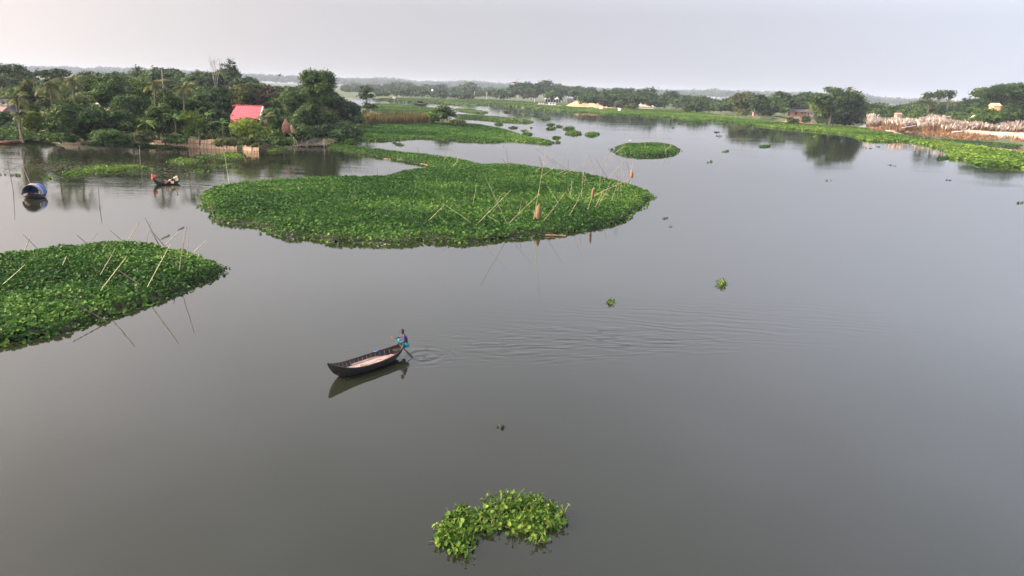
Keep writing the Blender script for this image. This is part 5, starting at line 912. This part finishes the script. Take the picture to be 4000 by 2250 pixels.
# ---------------------------------------------------------------- people
def skinned(name, joints, edges, mat, parent, sub=2, root_i=0):
    me = bpy.data.meshes.new(name); me.from_pydata([tuple(map(float, j[0])) for j in joints], edges, []); o = bpy.data.objects.new(name, me); COL.objects.link(o)
    md = o.modifiers.new('s', 'SKIN'); md.use_smooth_shade = True; md.branch_smoothing = .6
    for i, j in enumerate(joints):
        v = me.skin_vertices[0].data[i]; rr = j[1]; v.radius = (rr, rr) if not isinstance(rr, tuple) else rr; v.use_root = (i == root_i)
    sb = o.modifiers.new('d', 'SUBSURF'); sb.levels = sub; sb.render_levels = sub
    dg = bpy.context.evaluated_depsgraph_get(); dg.update(); nm = bpy.data.meshes.new_from_object(o.evaluated_get(dg)); o.modifiers.clear(); o.data = nm; nm.materials.clear(); nm.materials.append(mat)
    nm.polygons.foreach_set('use_smooth', [True] * len(nm.polygons)); bpy.data.meshes.remove(me)
    if parent is not None: o.parent = parent
    return o
def human(root, J, face, mats, lungi=True, hairlen=0, fingers=True, sc=1.0):
    """J: joint dict local to root: hip chest neck head, sh/el/ha L R, hipj knee ankle toe L R. face = unit direction of the face"""
    A = {k: np.array(v, float) for k, v in J.items()}; f = np.array(face, float); f /= np.linalg.norm(f)
    js, ed, ix = [], [], {}
    def add(k, p, r, par=None):
        ix[k] = len(js); js.append((p, r * sc)); 
        if par is not None: ed.append((ix[par], ix[k]))
    add('hip', A['hip'], .125); add('belly', (A['hip'] + A['chest']) / 2, .12, 'hip'); add('chest', A['chest'], .135, 'belly'); add('neckb', A['neck'], .062, 'chest'); add('neck', A['neck'] * .5 + A['head'] * .5 - f * .01, .05, 'neckb'); add('head', A['head'], .085, 'neck'); add('crown', A['head'] + np.array([0, 0, .085 * sc]) - f * .01, .078, 'head')
    for s in 'LR':
        add('sh' + s, A['sh' + s], .058, 'neckb'); add('el' + s, A['el' + s], .041, 'sh' + s); add('wr' + s, A['el' + s] * .12 + A['ha' + s] * .88, .027, 'el' + s); add('pa' + s, A['ha' + s], .034, 'wr' + s)
        d = A['ha' + s] - A['el' + s]; d /= np.linalg.norm(d); sd = np.cross(d, [0, 0, 1.]); sd /= np.linalg.norm(sd) + 1e-9
        if fingers:
            for q in range(4):
                L = (.062, .072, .068, .052)[q] * sc; o_ = A['ha' + s] + d * .035 * sc + sd * (q - 1.5) * .019 * sc; add(f'f{s}{q}', o_, .010, 'pa' + s); add(f'g{s}{q}', o_ + d * L * .5 - np.array([0, 0, .016]) * sc, .009, f'f{s}{q}'); add(f'h{s}{q}', o_ + d * L * .55 - np.array([0, 0, .045]) * sc, .0075, f'g{s}{q}')
            o_ = A['ha' + s] + sd * .03 * sc; add(f't{s}', o_ + d * .01, .011, 'pa' + s); add(f'u{s}', o_ + d * .035 + sd * .012 - np.array([0, 0, .02]), .009, f't{s}')
        add('hj' + s, A['hj' + s], .095, 'hip'); add('kn' + s, A['kn' + s], .062, 'hj' + s); add('an' + s, A['an' + s], .038, 'kn' + s); add('to' + s, A['to' + s], .03, 'an' + s)
    skinned('body', js, ed, mats['skin'], root)
    # face
    h = A['head'] + np.array([0, 0, .02]) * sc; sd = np.cross(f, [0, 0, 1.]); sd /= np.linalg.norm(sd) + 1e-9; up = np.cross(sd, f)
    m = MB(); m.tube([h + f * .08 * sc + up * .02, h + f * .105 * sc - up * .022, h + f * .085 * sc - up * .03], [.008, .014, .008], 6); m.build('nose', mats['skin'], root, smooth=True)
    for s in (-1, 1): MB().ell(h + f * .082 * sc + sd * s * .03 + up * .018, (.011, .011, .008), 6, 5).build('eye', M['hair'], root, smooth=True)
    MB().tube([h + f * .083 * sc - up * .052 - sd * .022, h + f * .09 * sc - up * .055, h + f * .083 * sc - up * .052 + sd * .022], .006, 5).build('mouth', M['maroon'], root)
    for s in (-1, 1): MB().ell(h + sd * s * .087 * sc - f * .005, (.014, .02, .03), 7, 5).build('ear', mats['skin'], root, smooth=True)
    m = MB(); r = np.random.default_rng(5)
    for i in range(70):
        a = r.uniform(0, 2 * pi); e = r.uniform(-.1, 1.5); v = np.array([cos(a) * cos(e), sin(a) * cos(e), sin(e)])
        if v @ f > .45 and v[2] < .62: continue
        m.ell(h + v * np.array([.086, .086, .108]) * sc + [0, 0, .018], (.026 * sc,) * 3, 6, 4)
    m.ell(h - f * .018 + [0, 0, .045 * sc], (.085 * sc, .085 * sc, .085 * sc), 12, 8)
    m.build('hair', M['hair'], root, smooth=True)
    # shirt: torso + short sleeves, a little wider than the body
    js, ed, ix = [], [], {}
    add('hip', A['hip'] + [0, 0, .02], .155); add('belly', (A['hip'] + A['chest']) / 2, .16, 'hip'); add('chest', A['chest'], .178, 'belly'); add('nb', A['neck'] - [0, 0, .02], .082, 'chest')
    for s in 'LR': add('sh' + s, A['sh' + s], .088, 'nb'); add('se' + s, A['sh' + s] * .35 + A['el' + s] * .65, .062, 'sh' + s)
    skinned('shirt', js, ed, mats['shirt'], root)
    if lungi:
        js, ed, ix = [], [], {}
        add('hip', A['hip'] - [0, 0, .02], .158)
        for s in 'LR': add('hj' + s, A['hj' + s], .125, 'hip'); add('kn' + s, A['kn' + s] + [0, 0, .01], .085, 'hj' + s); add('sn' + s, A['kn' + s] * .45 + A['an' + s] * .55, .072, 'kn' + s)
        skinned('lower_garment', js, ed, mats['lungi'], root)
# the boatman squats on the stern, facing the bow
o0 = np.array([-5.28, 36.35, 0.]); Yc = 36.35
def lq(px, py, y=Yc): return Q(px, py, y) - o0
man = thing('person', o0, 'man in purple shirt and turquoise lungi squatting on the stern, holding a long paddle', 'person')
J = dict(hip=lq(1581, 1346), chest=lq(1583, 1321), neck=lq(1578, 1308), head=lq(1571, 1297), shL=lq(1580, 1312, Yc - .19), shR=lq(1574, 1310, Yc + .17), elL=lq(1580, 1331, Yc - .26), haL=lq(1558, 1341, Yc - .2), elR=lq(1560, 1316, Yc + .22), haR=lq(1541, 1325, Yc + .02),
 hjL=lq(1576, 1347, Yc - .1), hjR=lq(1576, 1346, Yc + .1), knL=lq(1557, 1325, Yc - .08), knR=lq(1549, 1321, Yc + .14), anL=lq(1561, 1350, Yc - .1), anR=lq(1555, 1348, Yc + .12), toL=lq(1549, 1353, Yc - .16), toR=lq(1543, 1350, Yc + .06))
human(man, J, (-.85, -.35, -.35), dict(skin=M['skin'], shirt=M['purple'], lungi=M['teal']))
a = Q(1527, 1313, Yc - .05); c = P(1617, 1401, -.05); root = thing('paddle', a, 'long wooden paddle with dark wet blade dipping behind the stern', 'paddle'); d = c - a; u = d / np.linalg.norm(d)
MB().tube([(0, 0, 0), d * .62], [.016, .022], 8).build('shaft', M['nettan'], root); s = np.cross(u, [0, 0, 1.]); s /= np.linalg.norm(s); nn = np.cross(u, s); V = []
for t, w_ in ((.58, .02), (.68, .06), (.82, .085), (.95, .08), (1.04, .03)):
    for p_, q_ in ((-1, -.12), (1, -.12), (1, .12), (-1, .12)): V.append(d * t + s * w_ * p_ + nn * .09 * q_ * 1.2)
MB().add(V, [(i * 4 + j, i * 4 + (j + 1) % 4, i * 4 + 4 + (j + 1) % 4, i * 4 + 4 + j) for i in range(4) for j in range(4)] + [(3, 2, 1, 0), (16, 17, 18, 19)]).build('blade', M['wood'], root)
m = MB(); m.ell((0, 0, 0), (.12, .09, .1), 12, 8, .15, 6); tag(m.build('turquoise_bag', M['teal'], None, Q(1590, 1348, Yc - .12), True), 'small turquoise bag hanging at the very stern behind the boatman', 'bag')
# passenger boat
p0, p1 = P(612, 722, 0), P(696, 716, 0); ax = p0[:2] - p1[:2]; L2 = float(np.hypot(*ax)) * 1.28; h2 = math.atan2(ax[1], ax[0]); mid2 = (p0[:2] + p1[:2]) / 2 + ax * .02
pb = thing('passenger_boat', (mid2[0], mid2[1], 0), 'small dark boat carrying four passengers across the left backwater', 'boat', None, h2); hull(pb, L2, .95, .24, .62, .34, 'wood')
MB().box((-.1, 0, .12), (L2 * .6, .5, .03)).build('deck_board', M['ribw'], pb)
def seated(px, hy, fac, mats, lb, z=.22, s=1., dx=.28):
    Yp = P(px, 718, .1)[1]; base = Q(px, 716, Yp); base[2] = z; r_ = thing('person', base, lb, 'person', 'people in the passenger boat'); f = np.array([fac, -.25, 0]); f /= np.linalg.norm(f); g = np.array([-f[1], f[0], 0]); U_ = np.array([0, 0, 1.])
    J = dict(hip=U_ * .12, chest=U_ * .42 + f * .03, neck=U_ * .56 + f * .04, head=U_ * .69 + f * .07)
    for k_, q in (('L', 1), ('R', -1)): J.update({'sh' + k_: U_ * .53 + g * .17 * q, 'el' + k_: U_ * .3 + g * .23 * q + f * .1, 'ha' + k_: U_ * .3 + g * .12 * q + f * .34, 'hj' + k_: U_ * .12 + g * .1 * q, 'kn' + k_: U_ * .4 + g * .12 * q + f * .32, 'an' + k_: U_ * .04 + g * .1 * q + f * .38, 'to' + k_: U_ * .03 + g * .1 * q + f * .5})
    J = {k_: v * s for k_, v in J.items()}; human(r_, J, f - U_ * .2, mats, fingers=True, sc=s)
seated(600, 0, 1, dict(skin=M['skin'], shirt=M['red'], lungi=M['red']), 'person in red clothes perched on the raised bow of the passenger boat', .72, 1.0)
seated(649, 0, 1, dict(skin=M['skin'], shirt=M['pink'], lungi=M['pink']), 'small child-sized person in pink, sitting low in the middle of the passenger boat', .14, .72)
seated(674, 0, -1, dict(skin=M['skin'], shirt=M['maroon'], lungi=M['yellow']), 'person in dark maroon with pale cloth sitting towards the stern of the passenger boat', .2, 1.05)
seated(692, 0, -1, dict(skin=M['skin'], shirt=M['yellow'], lungi=M['yellow']), 'person in cream-yellow clothes high on the stern of the passenger boat', .52, 1.0)
# houseboat with blue hood
hb0, hb1 = P(86, 780, 0), P(136, 768, 0); h3 = math.radians(-82); c3 = P(112, 776, 0) + np.array([0.1, 1.0, 0])
hbt = thing('covered_boat', c3, 'small covered boat with blue and grey tarpaulin hood moored at far left', 'boat', None, h3); hull(hbt, 2.9, 1.9, .42, .22, .22, 'wood', fl=.8)
def hood(x0, x1, r0, r1, mat, nm, t=.05):
    V, n = [], 15; K = 5
    for q in range(2):
        for i in range(K):
            x = x0 + (x1 - x0) * i / (K - 1); rr = r0 + (r1 - r0) * i / (K - 1) - q * t
            for j in range(n): a = pi * j / (n - 1); V.append((x, rr * cos(a), .38 + rr * 1.12 * sin(a)))
    N = K * n; Fc = []
    for i in range(K - 1):
        for j in range(n - 1): a = i * n + j; Fc += [(a, a + 1, a + n + 1, a + n), (N + a, N + a + n, N + a + n + 1, N + a + 1)]
    for i in (0, K - 1):
        for j in range(n - 1): a = i * n + j; Fc.append((a, N + a, N + a + 1, a + 1))
    MB().add(V, Fc).build(nm, M[mat], hbt, smooth=True)
hood(.30, .85, .98, .99, 'greytarp', 'hood_front'); hood(-.75, .303, .95, .965, 'blue', 'hood'); hood(-.81, -.75, .1, .95, 'blue', 'hood_end')
MB().tube([(.85, .95 * cos(a), .4 + 1.07 * sin(a)) for a in np.linspace(0, pi, 15)], .03, 6).build('hoop', M['ribw'], hbt); MB().tube([(.30, .97 * cos(a), .4 + 1.1 * sin(a)) for a in np.linspace(0, pi, 15)], .03, 6).build('hoop', M['white'], hbt)
MB().box((0, 0, .26), (2.0, 1.1, .04)).build('deck_board', M['ribw'], hbt); m = MB(); m.box((.5, .35, .42), (.3, .25, .28)).build('crate', M['greytarp'], hbt); MB().box((.62, .78, .62), (.36, .06, .36), tilt=.15).build('side_cloth', M['white'], hbt)
# tied boat on the mud
q = P(222, 553, .5); tb = thing('wooden_boat', q, 'small weathered boat pulled up on the mud at the left bank', 'boat', None, -.15); hull(tb, 3.6, 1.0, .3, .3, .2, 'ribw'); MB().box((0, 0, .2), (.12, .8, .03)).build('thwart', M['wood'], tb)
for x, y, lb in [(20,558,'left of two overturned pale boats at the far left shore'),(48,556,'right of two overturned pale boats at the far left shore')]:
    q = P(x, y, .25); t_ = thing('upturned_boat', q, lb, 'boat', 'overturned boats at the far left shore', .1 * x / 20); hull(t_, 2.6, .9, .28, .12, .12, 'earth'); 
q = P(1641, 412, 0); fb = thing('canopy_boat', q, 'far small dark boat with raised ends and a canopy', 'boat', None, 0.1); hull(fb, 11, 2.2, .9, 1.6, 2.6, 'wood'); MB().tube([(-2, 0, 2.6), (2, 0, 2.6)], 1.0, 10).build('canopy', M['dark'], fb)
# ---------------------------------------------------------------- air
hz = MB().box((0, 2600, 29), (11000, 6400, 60)).build('haze', bpy.data.materials.new('haze_air')); m = hz.data.materials[0]; m.use_nodes = True; t = m.node_tree; t.nodes.clear(); o = t.nodes.new('ShaderNodeOutputMaterial'); v = t.nodes.new('ShaderNodeVolumePrincipled')
v.inputs['Color'].default_value = (.46, .55, .68, 1); v.inputs['Density'].default_value = .00013; v.inputs['Anisotropy'].default_value = 0; t.links.new(v.outputs[0], o.inputs['Volume']); hz['kind'] = 'stuff'
